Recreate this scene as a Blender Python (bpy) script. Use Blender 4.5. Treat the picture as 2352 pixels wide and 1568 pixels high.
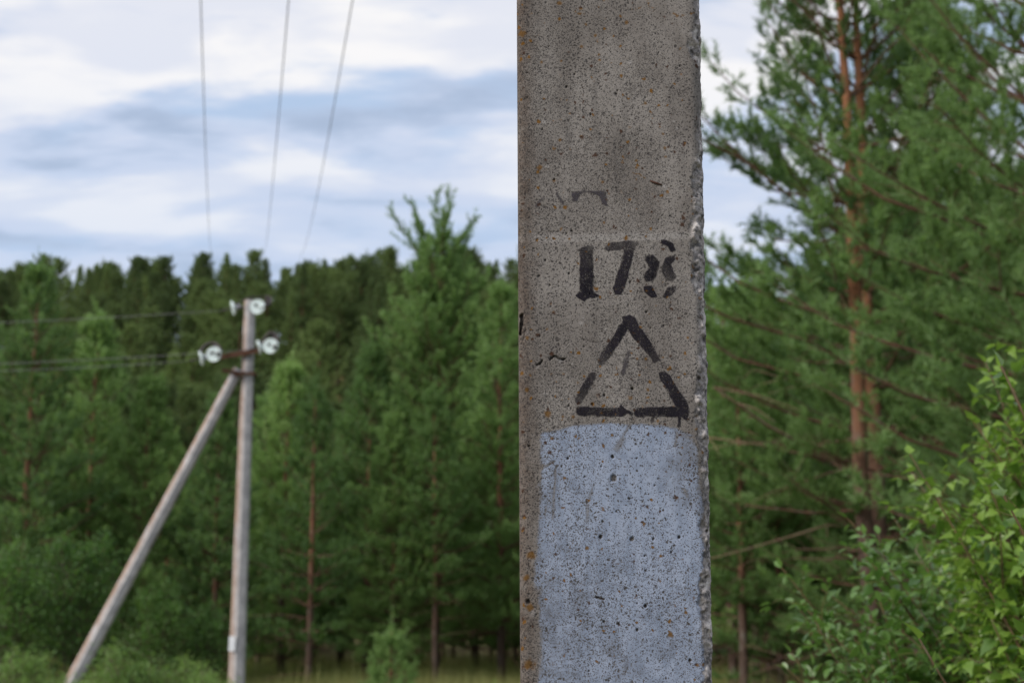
import bpy, math, random
import numpy as np
from mathutils import Vector, Matrix

# ------------------------------------------------------------------ scene, camera, light
for o in list(bpy.data.objects):
    bpy.data.objects.remove(o)
scene = bpy.context.scene
COL = scene.collection
R = math.radians
CAM_H, PITCH = 1.6, R(10.0)
FPX = 50.0 / 36.0 * 2352.0

cam_data = bpy.data.cameras.new('camera')
cam_data.lens = 50.0
cam_data.sensor_width = 36.0
cam_data.clip_start = 0.05
cam_data.clip_end = 4000.0
cam_data.dof.use_dof = True
cam_data.dof.focus_distance = 1.50
cam_data.dof.aperture_fstop = 9.0
cam = bpy.data.objects.new('camera', cam_data)
cam.location = (0, 0, CAM_H)
cam.rotation_euler = (R(90) + PITCH, 0, 0)
COL.objects.link(cam)
scene.camera = cam

scene.view_settings.view_transform = 'Standard'
scene.view_settings.look = 'None'
scene.view_settings.exposure = 0.0
scene.view_settings.gamma = 1.0
scene.view_settings.use_curve_mapping = False
scene.render.film_transparent = False
scene.cycles.use_denoising = True
scene.cycles.max_bounces = 10
scene.cycles.diffuse_bounces = 6
scene.cycles.transparent_max_bounces = 24

SUN_EL, SUN_AZ = R(34), R(-124)      # azimuth from +Y, clockwise seen from above; the sun is to the left, a little behind the camera
SKY_STRENGTH = 0.1
CLOUD_GAIN = 1.02


class NT:
    """a few shorthands for node trees"""
    def __init__(self, tree):
        self.t = tree
        self.n = tree.nodes
        self.l = tree.links

    def put(self, sock, v):
        if v is None:
            return
        if isinstance(v, bpy.types.NodeSocket):
            self.l.new(v, sock)
        elif isinstance(v, (tuple, list)) and len(v) == 3 and sock.type == 'RGBA':
            sock.default_value = (*v, 1)
        else:
            sock.default_value = v

    def math(self, op, a, b=None, c=None, clamp=False):
        n = self.n.new('ShaderNodeMath'); n.operation = op; n.use_clamp = clamp
        self.put(n.inputs[0], a)
        if b is not None: self.put(n.inputs[1], b)
        if c is not None: self.put(n.inputs[2], c)
        return n.outputs[0]

    def mix(self, f, a, b, mode='MIX'):
        n = self.n.new('ShaderNodeMix'); n.data_type = 'RGBA'; n.blend_type = mode
        self.put(n.inputs[0], f); self.put(n.inputs[6], a); self.put(n.inputs[7], b)
        return n.outputs[2]

    def step(self, v, lo, hi, a=0.0, b=1.0):
        n = self.n.new('ShaderNodeMapRange'); n.interpolation_type = 'SMOOTHSTEP'
        self.put(n.inputs[0], v); self.put(n.inputs[1], lo); self.put(n.inputs[2], hi)
        self.put(n.inputs[3], a); self.put(n.inputs[4], b)
        return n.outputs[0]

    def noise(self, vec, scale, detail=3.0, rough=0.55, dist=0.0):
        n = self.n.new('ShaderNodeTexNoise')
        if vec is not None: self.l.new(vec, n.inputs['Vector'])
        n.inputs['Scale'].default_value = scale; n.inputs['Detail'].default_value = detail
        n.inputs['Roughness'].default_value = rough; n.inputs['Distortion'].default_value = dist
        return n.outputs[0]

    def voro(self, vec, scale, rand=1.0):
        n = self.n.new('ShaderNodeTexVoronoi')
        if vec is not None: self.l.new(vec, n.inputs['Vector'])
        n.inputs['Scale'].default_value = scale; n.inputs['Randomness'].default_value = rand
        s = self.n.new('ShaderNodeSeparateColor'); self.l.new(n.outputs['Color'], s.inputs[0])
        return n.outputs['Distance'], s.outputs[0], s.outputs[1], s.outputs[2]

    def scale(self, vec, s):
        n = self.n.new('ShaderNodeMapping'); self.l.new(vec, n.inputs['Vector'])
        n.inputs['Scale'].default_value = s
        return n.outputs[0]

    def attr(self, name):
        n = self.n.new('ShaderNodeAttribute'); n.attribute_name = name
        return n.outputs['Fac']

    def obj_coord(self):
        return self.n.new('ShaderNodeTexCoord').outputs['Object']

    def rand(self):
        return self.n.new('ShaderNodeObjectInfo').outputs['Random']


# world: Nishita sky with a broken, thin cloud deck laid out on a plane overhead
world = bpy.data.worlds.new('World')
scene.world = world
world.use_nodes = True
wt = NT(world.node_tree)
for n in list(wt.n):
    wt.n.remove(n)
w_out = wt.n.new('ShaderNodeOutputWorld')
bg = wt.n.new('ShaderNodeBackground')
bg.inputs['Strength'].default_value = SKY_STRENGTH
sky = wt.n.new('ShaderNodeTexSky')
sky.sky_type = 'NISHITA'
sky.sun_disc = False
sky.sun_elevation = SUN_EL
sky.sun_rotation = SUN_AZ
tc = wt.n.new('ShaderNodeTexCoord')
sp = wt.n.new('ShaderNodeSeparateXYZ'); wt.l.new(tc.outputs['Generated'], sp.inputs[0])
zz = wt.math('ADD', wt.math('MAXIMUM', sp.outputs[2], 0.0), 0.16)
cb = wt.n.new('ShaderNodeCombineXYZ')
wt.l.new(wt.math('DIVIDE', sp.outputs[0], zz), cb.inputs[0])
wt.l.new(wt.math('DIVIDE', sp.outputs[1], zz), cb.inputs[1])
cvec = cb.outputs[0]
mp = wt.n.new('ShaderNodeMapping'); wt.l.new(cvec, mp.inputs['Vector'])
mp.inputs['Location'].default_value = (3.15, 1.7, 0)
mp.inputs['Rotation'].default_value = (0, 0, R(6))
mp.inputs['Scale'].default_value = (1.35, 2.3, 1)
n1 = wt.noise(mp.outputs[0], 1.9, 5.0, 0.52, 0.15)
mp2 = wt.n.new('ShaderNodeMapping'); wt.l.new(cvec, mp2.inputs['Vector'])
mp2.inputs['Location'].default_value = (7.3, 4.1, 0)
mp2.inputs['Scale'].default_value = (1.0, 1.5, 1)
n2 = wt.noise(mp2.outputs[0], 3.0, 5.0, 0.5, 0.2)
low = wt.step(sp.outputs[2], 0.20, 0.40)                       # clouds thin out to blue towards the horizon
blue_gray = (0.46, 0.60, 0.82)
lilac = (0.68, 0.735, 0.865)
white = (0.955, 0.94, 0.94)
body = wt.mix(wt.step(n1, 0.36, 0.53), blue_gray, lilac)
body = wt.mix(wt.step(wt.math('ADD', n1, wt.math('MULTIPLY', low, 0.13)), 0.52, 0.64), body, white)
veil = wt.mix(wt.step(n2, 0.42, 0.58), (0.61, 0.67, 0.83), body)
body = wt.mix(0.55, body, veil)
body = wt.mix(wt.math('MULTIPLY', wt.math('SUBTRACT', 1.0, low), 0.50), body, (0.53, 0.65, 0.86))
hi = wt.n.new('ShaderNodeMix'); hi.data_type = 'RGBA'; hi.blend_type = 'MULTIPLY'
hi.inputs[0].default_value = 1.0
wt.l.new(body, hi.inputs[6])
hi.inputs[7].default_value = (CLOUD_GAIN / SKY_STRENGTH,) * 3 + (1,)
gap = wt.math('MULTIPLY', wt.step(n1, 0.34, 0.47, 1.0, 0.0), wt.step(n2, 0.40, 0.55, 1.0, 0.2))
final = wt.mix(wt.math('MULTIPLY', gap, 0.35), hi.outputs[2], sky.outputs[0])
wt.l.new(final, bg.inputs['Color'])
wt.l.new(bg.outputs[0], w_out.inputs[0])

sun_data = bpy.data.lights.new('sun', 'SUN')
sun_data.energy = 3.0
sun_data.angle = R(25)
sun_data.color = (1.0, 0.93, 0.84)
sun = bpy.data.objects.new('sun', sun_data)
sun_dir = Vector((math.sin(SUN_AZ) * math.cos(SUN_EL), math.cos(SUN_AZ) * math.cos(SUN_EL), math.sin(SUN_EL)))
sun.rotation_euler = (-sun_dir).to_track_quat('-Z', 'Y').to_euler()
sun.location = (-20, -10, 30)
COL.objects.link(sun)


# ------------------------------------------------------------------ helpers
def ray(px, py):
    cx, cy = (px - 1176.0) / FPX, (784.0 - py) / FPX
    return cx, math.cos(PITCH) - math.sin(PITCH) * cy, math.sin(PITCH) + math.cos(PITCH) * cy


def at(px, py, Y):
    """the point seen at pixel (px, py) of the 2352 wide picture at distance Y along the ground"""
    x, y, z = ray(px, py)
    k = Y / y
    return Vector((x * k, Y, CAM_H + z * k))


def value_noise(p, seed=0):
    """smooth lattice noise in 0..1 of points (n, 3)"""
    p = np.asarray(p, np.float64)
    i = np.floor(p).astype(np.int64)
    f = p - i
    f = f * f * (3 - 2 * f)
    out = 0
    for dx in (0, 1):
        for dy in (0, 1):
            for dz in (0, 1):
                h = ((i[:, 0] + dx) * 374761393 + (i[:, 1] + dy) * 668265263 + (i[:, 2] + dz) * 2147483647 + seed * 974634777) & 0xffffffff
                h = ((h ^ (h >> 13)) * 1274126177) & 0xffffffff
                h = ((h ^ (h >> 16)) & 0xffff) / 65535.0
                w = (f[:, 0] if dx else 1 - f[:, 0]) * (f[:, 1] if dy else 1 - f[:, 1]) * (f[:, 2] if dz else 1 - f[:, 2])
                out = out + h * w
    return out


def fbm(p, seed=0, octaves=4):
    p = np.asarray(p, np.float64)
    s, a, t = 0, 0.5, 0
    for k in range(octaves):
        s = s + a * value_noise(p * 2 ** k + 17.3 * k, seed + k); t += a; a *= 0.5
    return s / t


def smooth(a, b, x):
    t = np.clip((x - a) / (b - a), 0, 1)
    return t * t * (3 - 2 * t)


def make_mesh(name, verts, faces, mats, attrs=None, smooth_shade=True, mat_index=None):
    """faces: (n, k) int array or a list of such arrays"""
    me = bpy.data.meshes.new(name)
    verts = np.ascontiguousarray(verts, np.float32)
    groups = faces if isinstance(faces, list) else [faces]
    groups = [np.asarray(g, np.int32) for g in groups if len(g)]
    loops = np.concatenate([g.ravel() for g in groups])
    sizes = np.concatenate([np.full(len(g), g.shape[1], np.int32) for g in groups])
    starts = np.concatenate([[0], np.cumsum(sizes)[:-1]]).astype(np.int32)
    me.vertices.add(len(verts)); me.vertices.foreach_set('co', verts.ravel())
    me.loops.add(len(loops)); me.loops.foreach_set('vertex_index', loops)
    me.polygons.add(len(sizes)); me.polygons.foreach_set('loop_start', starts)
    try:
        me.polygons.foreach_set('loop_total', sizes)
    except Exception:
        pass
    me.polygons.foreach_set('use_smooth', np.full(len(sizes), smooth_shade))
    for m in (mats if isinstance(mats, (list, tuple)) else [mats]):
        me.materials.append(m)
    if mat_index is not None:
        me.polygons.foreach_set('material_index', np.asarray(mat_index, np.int32))
    for k, v in (attrs or {}).items():
        a = me.attributes.new(k, 'FLOAT', 'POINT')
        a.data.foreach_set('value', np.ascontiguousarray(v, np.float32))
    me.update(calc_edges=True)
    return me


def link(name, me, parent=None, loc=None, kind=None, label=None, cat=None, group=None):
    o = bpy.data.objects.new(name, me)
    COL.objects.link(o)
    if parent is not None: o.parent = parent
    if loc is not None: o.location = loc
    for k, v in (('kind', kind), ('label', label), ('category', cat), ('group', group)):
        if v: o[k] = v
    return o


def thing(name, label, cat, loc=(0, 0, 0), rotz=0.0, group=None, scale=1.0):
    o = bpy.data.objects.new(name, None)
    o.empty_display_size = 0.2
    COL.objects.link(o)
    o.location = loc
    o.rotation_euler = (0, 0, rotz)
    o.scale = (scale,) * 3
    o['label'] = label
    o['category'] = cat
    if group: o['group'] = group
    return o


class Tubes:
    """collects tapered tubes, boxes and lathes and joins them into one mesh"""
    def __init__(self):
        self.v, self.q, self.n = [], [], 0
        self.a = []

    def add(self, v, q, a=0.0):
        self.v.append(np.asarray(v, float)); self.q.append(np.asarray(q, np.int64) + self.n); self.n += len(v)
        self.a.append(np.full(len(v), a))

    def tube(self, pts, radii, sides=5, a=0.0, cap=True):
        pts = np.asarray(pts, float); n = len(pts)
        radii = np.broadcast_to(np.asarray(radii, float), (n,))
        t = np.gradient(pts, axis=0); t /= np.linalg.norm(t, axis=1)[:, None] + 1e-9
        ref = np.array([0, 0, 1.0]) if abs(t[0, 2]) < 0.9 else np.array([1.0, 0, 0])
        u = np.cross(t, ref); u /= np.linalg.norm(u, axis=1)[:, None] + 1e-9
        w = np.cross(t, u)
        ang = np.arange(sides) * 2 * math.pi / sides
        ring = pts[:, None] + radii[:, None, None] * (np.cos(ang)[None, :, None] * u[:, None] + np.sin(ang)[None, :, None] * w[:, None])
        v = ring.reshape(-1, 3)
        i = np.arange(n - 1)[:, None] * sides; j = np.arange(sides)[None]; jn = (j + 1) % sides
        q = np.stack([i + j, i + jn, i + sides + jn, i + sides + j], -1).reshape(-1, 4)
        if cap:
            v = np.vstack([v, pts[:1], pts[-1:]]); c0 = n * sides
            k = np.arange(sides); kn = (k + 1) % sides; b = (n - 1) * sides
            q = np.vstack([q, np.stack([kn, k, np.full(sides, c0), np.full(sides, c0)], 1),
                           np.stack([b + k, b + kn, np.full(sides, c0 + 1), np.full(sides, c0 + 1)], 1)])
        self.add(v, q, a)

    def lathe(self, p0, axis, prof, sides=20):
        """prof: (distance along axis, radius)"""
        axis = np.array(axis, float); axis /= np.linalg.norm(axis); p0 = np.array(p0, float)
        self.tube_profile(p0, axis, prof, sides)

    def tube_profile(self, p0, axis, prof, sides):
        ref = np.array([0, 0, 1.0]) if abs(axis[2]) < 0.9 else np.array([1.0, 0, 0])
        u = np.cross(axis, ref); u /= np.linalg.norm(u); w = np.cross(axis, u)
        ang = np.arange(sides) * 2 * math.pi / sides
        prof = np.asarray(prof, float)
        v = (p0 + prof[:, None, :1] * axis + prof[:, None, 1:] * (np.cos(ang)[None, :, None] * u + np.sin(ang)[None, :, None] * w)).reshape(-1, 3)
        n = len(prof)
        i = np.arange(n - 1)[:, None] * sides; j = np.arange(sides)[None]; jn = (j + 1) % sides
        q = np.stack([i + j, i + jn, i + sides + jn, i + sides + j], -1).reshape(-1, 4)
        self.add(v, q)

    def prism(self, p0, p1, sec0, sec1, up=(0, 1, 0)):
        """a bar from p0 to p1 with polygon sections sec0 / sec1 (n, 2)"""
        p0, p1 = np.array(p0, float), np.array(p1, float)
        t = p1 - p0; t /= np.linalg.norm(t)
        u = np.cross(np.array(up, float), t); u /= np.linalg.norm(u); w = np.cross(t, u)
        s0, s1 = np.asarray(sec0, float), np.asarray(sec1, float); n = len(s0)
        a = p0 + s0[:, :1] * u + s0[:, 1:] * w; b = p1 + s1[:, :1] * u + s1[:, 1:] * w
        v = np.vstack([a, b, a.mean(0)[None], b.mean(0)[None]])
        k = np.arange(n); kn = (k + 1) % n
        q = np.vstack([np.stack([k, kn, n + kn, n + k], 1), np.stack([kn, k, np.full(n, 2 * n), np.full(n, 2 * n)], 1),
                       np.stack([n + k, n + kn, np.full(n, 2 * n + 1), np.full(n, 2 * n + 1)], 1)])
        self.add(v, q)

    def mesh(self, name, mat, smooth_shade=True, attr='tone'):
        v = np.vstack(self.v); q = np.vstack(self.q)
        tri = q[q[:, 2] == q[:, 3]][:, :3]; quad = q[q[:, 2] != q[:, 3]]
        return make_mesh(name, v, [quad, tri], mat, {attr: np.concatenate(self.a)}, smooth_shade)


def new_mat(name):
    m = bpy.data.materials.new(name); m.use_nodes = True
    t = NT(m.node_tree)
    for n in list(t.n):
        t.n.remove(n)
    out = t.n.new('ShaderNodeOutputMaterial')
    return m, t, out


def principled(t, color, rough=0.8, normal=None, spec=0.3, metal=0.0):
    b = t.n.new('ShaderNodeBsdfPrincipled')
    t.put(b.inputs['Base Color'], color); t.put(b.inputs['Roughness'], rough)
    t.put(b.inputs['Specular IOR Level'], spec); t.put(b.inputs['Metallic'], metal)
    if normal is not None: t.l.new(normal, b.inputs['Normal'])
    return b


def bump(t, h, dist, strength=1.0):
    b = t.n.new('ShaderNodeBump'); b.inputs['Distance'].default_value = dist; b.inputs['Strength'].default_value = strength
    t.l.new(h, b.inputs['Height'])
    return b.outputs[0]


# ------------------------------------------------------------------ materials
def leaf_material(name, dark, light, gloss=0.45, trans=0.3, per_object=0.35, spec=0.35):
    m, t, out = new_mat(name)
    tint = t.attr('tint')
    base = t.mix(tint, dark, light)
    r = t.rand()
    base = t.mix(t.math('MULTIPLY', r, per_object), base, tuple(0.5 * a + 0.5 * b for a, b in zip((light[1] * 0.85, light[1], light[2] * 0.5), light)))
    hsv = t.n.new('ShaderNodeHueSaturation')
    t.l.new(base, hsv.inputs['Color'])
    t.put(hsv.inputs['Value'], t.math('ADD', t.math('MULTIPLY', r, per_object), 1.0 - per_object * 0.5))
    base = hsv.outputs[0]
    b = principled(t, base, gloss, spec=spec)
    tr = t.n.new('ShaderNodeBsdfTranslucent')
    t.l.new(t.mix(0.4, base, (light[0] * 1.5, light[1] * 1.5, light[2] * 0.6)), tr.inputs[0])
    mx = t.n.new('ShaderNodeMixShader'); mx.inputs[0].default_value = trans
    t.l.new(b.outputs[0], mx.inputs[1]); t.l.new(tr.outputs[0], mx.inputs[2])
    t.l.new(mx.outputs[0], out.inputs[0])
    return m


NEEDLE = leaf_material('pine_needles', (0.060, 0.135, 0.048), (0.165, 0.290, 0.112), 0.55, 0.48, 0.55)
NEEDLE_PALE = leaf_material('pale_pine_needles', (0.100, 0.196, 0.080), (0.215, 0.355, 0.140), 0.55, 0.48, 0.55)
NEEDLE_FAR = leaf_material('old_pine_needles', (0.090, 0.150, 0.066), (0.165, 0.240, 0.096), 0.6, 0.42, 0.6)
BROADLEAF = leaf_material('broad_leaves', (0.055, 0.135, 0.038), (0.140, 0.275, 0.078), 0.45, 0.42)
WEED = leaf_material('weed_leaves', (0.10, 0.20, 0.055), (0.22, 0.36, 0.11), 0.5, 0.42)
BIRCH_LEAF = leaf_material('birch_leaves', (0.038, 0.115, 0.024), (0.130, 0.268, 0.050), 0.36, 0.40, 0.8, 0.6)
SHRUB_LEAF = leaf_material('shrub_leaves', (0.048, 0.128, 0.038), (0.118, 0.252, 0.065), 0.36, 0.38, 0.7, 0.65)
GRASS = leaf_material('grass_blades', (0.12, 0.19, 0.05), (0.36, 0.34, 0.14), 0.6, 0.35, 0.0)


def bark_material(name, low, high):
    m, t, out = new_mat(name)
    tone = t.attr('tone')
    c = t.scale(t.obj_coord(), (1, 1, 0.35))
    n = t.noise(c, 26, 4, 0.6)
    f = t.noise(c, 8, 3, 0.6)
    base = t.mix(tone, low, high)
    base = t.mix(t.math('MULTIPLY', t.step(n, 0.5, 0.7), 0.6), base, tuple(0.35 * x for x in low))
    base = t.mix(t.math('MULTIPLY', t.step(f, 0.5, 0.72), 0.4), base, (0.23, 0.22, 0.19))
    b = principled(t, base, 0.9, bump(t, n, 0.02), 0.15)
    t.l.new(b.outputs[0], out.inputs[0])
    return m


PINE_BARK = bark_material('pine_bark', (0.10, 0.068, 0.054), (0.27, 0.122, 0.064))
GREY_BARK = bark_material('grey_bark', (0.14, 0.115, 0.095), (0.22, 0.16, 0.11))
TWIG_BARK = bark_material('twig_bark', (0.10, 0.055, 0.035), (0.17, 0.20, 0.06))
DEAD_WOOD = bark_material('dead_wood', (0.19, 0.125, 0.085), (0.36, 0.26, 0.17))


def simple_noise_material(name, c0, c1, scale, rough=0.9, bump_d=0.02, metal=0.0, spec=0.25):
    m, t, out = new_mat(name)
    n = t.noise(t.obj_coord(), scale, 5, 0.6)
    b = principled(t, t.mix(t.step(n, 0.35, 0.65), c0, c1), rough, bump(t, n, bump_d), spec, metal)
    t.l.new(b.outputs[0], out.inputs[0])
    return m


RUST = simple_noise_material('rusted_steel', (0.065, 0.032, 0.022), (0.11, 0.052, 0.032), 30, 0.85, 0.003)
DARK_STEEL = simple_noise_material('dark_steel', (0.05, 0.042, 0.042), (0.09, 0.075, 0.072), 40, 0.6, 0.002)
GALV = simple_noise_material('galvanised_steel', (0.33, 0.34, 0.37), (0.42, 0.43, 0.46), 40, 0.5, 0.001, 0.4)
WIRE = simple_noise_material('aluminium_wire', (0.27, 0.26, 0.27), (0.36, 0.35, 0.36), 20, 0.55, 0.0005, 0.3)
SOIL = None


def ground_material():
    m, t, out = new_mat('forest_ground')
    c = t.obj_coord()
    n = t.noise(c, 0.35, 5, 0.6); f = t.noise(c, 6, 5, 0.65)
    base = t.mix(t.step(n, 0.4, 0.62), (0.10, 0.10, 0.035), (0.17, 0.14, 0.065))
    base = t.mix(t.step(f, 0.48, 0.66), base, (0.06, 0.045, 0.028))
    b = principled(t, base, 0.95, bump(t, f, 0.08), 0.1)
    t.l.new(b.outputs[0], out.inputs[0])
    return m


def glass_material():
    m, t, out = new_mat('insulator_glass')
    b = principled(t, (0.82, 0.95, 0.94), 0.12, spec=1.0)
    b.inputs['Transmission Weight'].default_value = 0.08
    b.inputs['IOR'].default_value = 1.5
    t.l.new(b.outputs[0], out.inputs[0])
    return m


GLASS = glass_material()


def post_material():
    """grey spun concrete with rust running down one edge"""
    m, t, out = new_mat('post_concrete')
    c = t.obj_coord()
    n = t.noise(c, 5, 5, 0.6); f = t.noise(t.scale(c, (1, 1, 0.12)), 14, 4, 0.6); g = t.noise(c, 60, 3, 0.6)
    base = t.mix(t.step(n, 0.35, 0.65), (0.36, 0.355, 0.37), (0.52, 0.51, 0.52))
    rust = t.math('MULTIPLY', t.attr('tone'), t.step(f, 0.30, 0.52))
    base = t.mix(t.math('MULTIPLY', rust, 0.68), base, (0.34, 0.17, 0.07))
    base = t.mix(t.math('MULTIPLY', t.step(g, 0.55, 0.72), 0.35), base, (0.2, 0.19, 0.19))
    b = principled(t, base, 0.9, bump(t, g, 0.004), 0.2)
    t.l.new(b.outputs[0], out.inputs[0])
    return m


POST = post_material()


# specks shared by the bare concrete and by the paint on it (lichen grows over both)
def speck_nodes(t):
    c = t.obj_coord()
    wob = t.n.new('ShaderNodeTexNoise'); t.l.new(c, wob.inputs['Vector']); wob.inputs['Scale'].default_value = 190
    add = t.n.new('ShaderNodeVectorMath'); add.operation = 'MULTIPLY_ADD'
    t.l.new(wob.outputs['Color'], add.inputs[0]); add.inputs[1].default_value = (0.006, 0.006, 0.006); t.l.new(c, add.inputs[2])
    v = add.outputs[0]
    dens = t.noise(t.scale(c, (1, 1, 0.55)), 15, 3, 0.6)
    dens2 = t.noise(t.scale(c, (1, 1, 0.4)), 34, 3, 0.6)
    # fine black pepper, thicker in patches and towards the weather side
    sep = t.n.new('ShaderNodeSeparateXYZ'); t.l.new(c, sep.inputs[0])
    side = t.math('ADD', t.step(sep.outputs[0], 0.0, 0.21, 0.16, -0.04), t.step(sep.outputs[2], 1.55, 1.85, 0.08, 0.0))
    dens = t.step(dens, 0.30, 0.70, 0.22, 0.78); dens2 = t.step(dens2, 0.32, 0.68, 0.22, 0.78)
    dd = t.math('ADD', dens, side); dd2 = t.math('ADD', dens2, side)
    d, r, g, b_ = t.voro(v, 760)
    pick = t.math('GREATER_THAN', t.math('ADD', r, t.math('MULTIPLY', dd, 1.3)), 1.05)
    pepper = t.math('MULTIPLY', t.step(d, 0.26, 0.52, 1, 0), pick)
    d2, r2, g2, b2 = t.voro(v, 390)
    pick2 = t.math('GREATER_THAN', t.math('ADD', r2, t.math('MULTIPLY', dd2, 1.1)), 1.20)
    pepper2 = t.math('MULTIPLY', t.step(d2, 0.20, 0.46, 1, 0), pick2)
    d5, r5, g5, b5 = t.voro(v, 230)
    pick5 = t.math('GREATER_THAN', t.math('ADD', r5, t.math('MULTIPLY', dd2, 0.9)), 1.27)
    pepper2 = t.math('MAXIMUM', pepper2, t.math('MULTIPLY', t.step(d5, 0.16, 0.40, 1, 0), pick5))
    # ochre and rust lichen
    d3, r3, g3, b3 = t.voro(v, 120)
    pick3 = t.math('GREATER_THAN', t.math('ADD', r3, t.math('MULTIPLY', dens, 0.9)), 1.10)
    lich = t.math('MULTIPLY', t.step(d3, t.math('MULTIPLY', g3, 0.30), t.math('ADD', t.math('MULTIPLY', g3, 0.30), 0.16), 1, 0), pick3)
    d4, r4, g4, b4 = t.voro(v, 62)
    pick4 = t.math('GREATER_THAN', t.math('ADD', r4, t.math('MULTIPLY', dens2, 0.7)), 1.12)
    lich2 = t.math('MULTIPLY', t.step(d4, 0.08, 0.22, 1, 0), pick4)
    lich_all = t.math('MAXIMUM', lich, lich2)
    black_all = t.math('MAXIMUM', t.math('MULTIPLY', pepper, 0.8), pepper2)
    lich_col = t.mix(t.math('GREATER_THAN', b3, 0.45), (0.050, 0.023, 0.013), (0.150, 0.070, 0.010))
    return c, black_all, lich_all, lich_col


def concrete_material():
    m, t, out = new_mat('old_concrete')
    c, black, lich, lich_col = speck_nodes(t)
    n = t.noise(t.scale(c, (1, 1, 0.5)), 22, 5, 0.6)
    f = t.noise(c, 520, 3, 0.7)
    s = t.noise(t.scale(c, (1, 1, 0.10)), 60, 4, 0.6)
    base = t.mix(t.step(n, 0.34, 0.66), (0.172, 0.155, 0.142), (0.258, 0.238, 0.222))
    base = t.mix(t.math('MULTIPLY', t.step(s, 0.52, 0.70), 0.45), base, (0.105, 0.097, 0.092))
    base = t.mix(t.math('MULTIPLY', t.step(f, 0.42, 0.70), 0.40), base, (0.105, 0.096, 0.09))
    base = t.mix(t.math('MULTIPLY', t.attr('pale'), 0.6), base, (0.40, 0.38, 0.37))
    # weathered dirty edge and broken aggregate edge
    base = t.mix(t.math('MULTIPLY', t.attr('edge'), t.step(t.noise(c, 90, 4, 0.65), 0.25, 0.70, 0.35, 0.9)), base, (0.105, 0.078, 0.062))
    agg = t.noise(c, 120, 4, 0.7)
    aggc = t.mix(t.step(agg, 0.36, 0.56), (0.10, 0.097, 0.10), (0.36, 0.335, 0.325))
    aggc = t.mix(t.step(t.noise(c, 60, 3, 0.6), 0.56, 0.66), aggc, (0.52, 0.49, 0.47))
    base = t.mix(t.attr('chip'), base, aggc)
    base = t.mix(t.math('MULTIPLY', black, t.math('SUBTRACT', 0.85, t.math('MULTIPLY', t.attr('chip'), 0.6))), base, (0.030, 0.027, 0.027))
    base = t.mix(t.math('MULTIPLY', lich, t.math('SUBTRACT', 0.92, t.math('MULTIPLY', t.attr('chip'), 0.6))), base, lich_col)
    base = t.mix(t.attr('lichen'), base, (0.13, 0.065, 0.014))
    base = t.mix(t.math('MULTIPLY', t.attr('pore'), 0.85), base, (0.025, 0.021, 0.020))
    h = t.math('SUBTRACT', t.math('MULTIPLY', f, 0.5), t.math('MULTIPLY', black, 0.4))
    b = principled(t, base, 0.92, bump(t, h, 0.0008), 0.15)
    t.l.new(b.outputs[0], out.inputs[0])
    return m


def paint_material(name, color, color2, cover, lich_keep, rough=0.7):
    """old paint film: its cover is the painted shape times wear; specks and lichen show through"""
    m, t, out = new_mat(name)
    c, black, lich, lich_col = speck_nodes(t)
    wear = t.noise(t.scale(c, (1, 1, 0.7)), 75, 4, 0.6)
    fine = t.noise(c, 480, 3, 0.7)
    mask = t.attr('film')
    a = t.step(t.math('ADD', mask, t.math('MULTIPLY', t.math('SUBTRACT', fine, 0.5), 0.55)), 0.32, 0.62)
    a = t.math('MULTIPLY', a, t.step(t.math('ADD', wear, t.math('MULTIPLY', mask, 0.15)), 0.30, 0.60, cover, 1.0))
    a = t.math('MULTIPLY', a, t.step(t.math('ADD', fine, t.math('MULTIPLY', wear, 0.4)), 0.80, 0.98, 1.0, 0.45))
    a = t.math('MULTIPLY', a, t.step(t.math('ADD', mask, t.math('MULTIPLY', t.math('SUBTRACT', wear, 0.5), 0.7)), 0.42, 1.0, 0.42, 1.0))
    a = t.math('MULTIPLY', a, t.math('SUBTRACT', 1.0, t.math('MULTIPLY', t.math('MAXIMUM', black, lich), lich_keep)))
    brush = t.noise(t.scale(c, (1, 1, 0.12)), 110, 4, 0.65)
    b = principled(t, t.mix(t.step(t.math('ADD', t.math('MULTIPLY', wear, 0.5), t.math('MULTIPLY', brush, 0.5)), 0.38, 0.62), color, color2), rough, spec=0.08)
    tr = t.n.new('ShaderNodeBsdfTransparent')
    mx = t.n.new('ShaderNodeMixShader')
    t.l.new(a, mx.inputs[0]); t.l.new(tr.outputs[0], mx.inputs[1]); t.l.new(b.outputs[0], mx.inputs[2])
    t.l.new(mx.outputs[0], out.inputs[0])
    return m


CONCRETE = concrete_material()
BLACK_PAINT = paint_material('black_stencil_paint', (0.010, 0.009, 0.013), (0.020, 0.017, 0.023), 0.70, 0.75)
FADED_PAINT = paint_material('faded_black_paint', (0.045, 0.040, 0.050), (0.06, 0.054, 0.062), 0.35, 0.7)
WHITEWASH = paint_material('blue_white_wash', (0.235, 0.280, 0.375), (0.295, 0.340, 0.440), 0.80, 1.0, 0.85)


# ------------------------------------------------------------------ terrain
def terrain(x, y):
    x = np.asarray(x, float); y = np.asarray(y, float)
    z = -0.65 * smooth(12, 24, y) - 0.12 * smooth(24, 34, y)
    r = smooth(60, 200, y + 0.10 * x)
    z = z + r * 36.0
    z = z + 0.02 * np.maximum(y - 200, 0) * (y < 600) + 9.0 * (y >= 600)
    bumpz = 0.22 * (value_noise(np.stack([x.ravel() * 0.14, y.ravel() * 0.14, 0 * x.ravel()], 1), 5).reshape(x.shape) - 0.5)
    return z + bumpz * smooth(6, 20, np.abs(y) + np.abs(x) * 0.3) + r * 1.5 * (value_noise(np.stack([x.ravel() * 0.03, y.ravel() * 0.03, 0 * x.ravel()], 1), 9).reshape(x.shape) - 0.5)


def tz(x, y):
    return float(terrain(np.array([x]), np.array([y]))[0])


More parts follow.
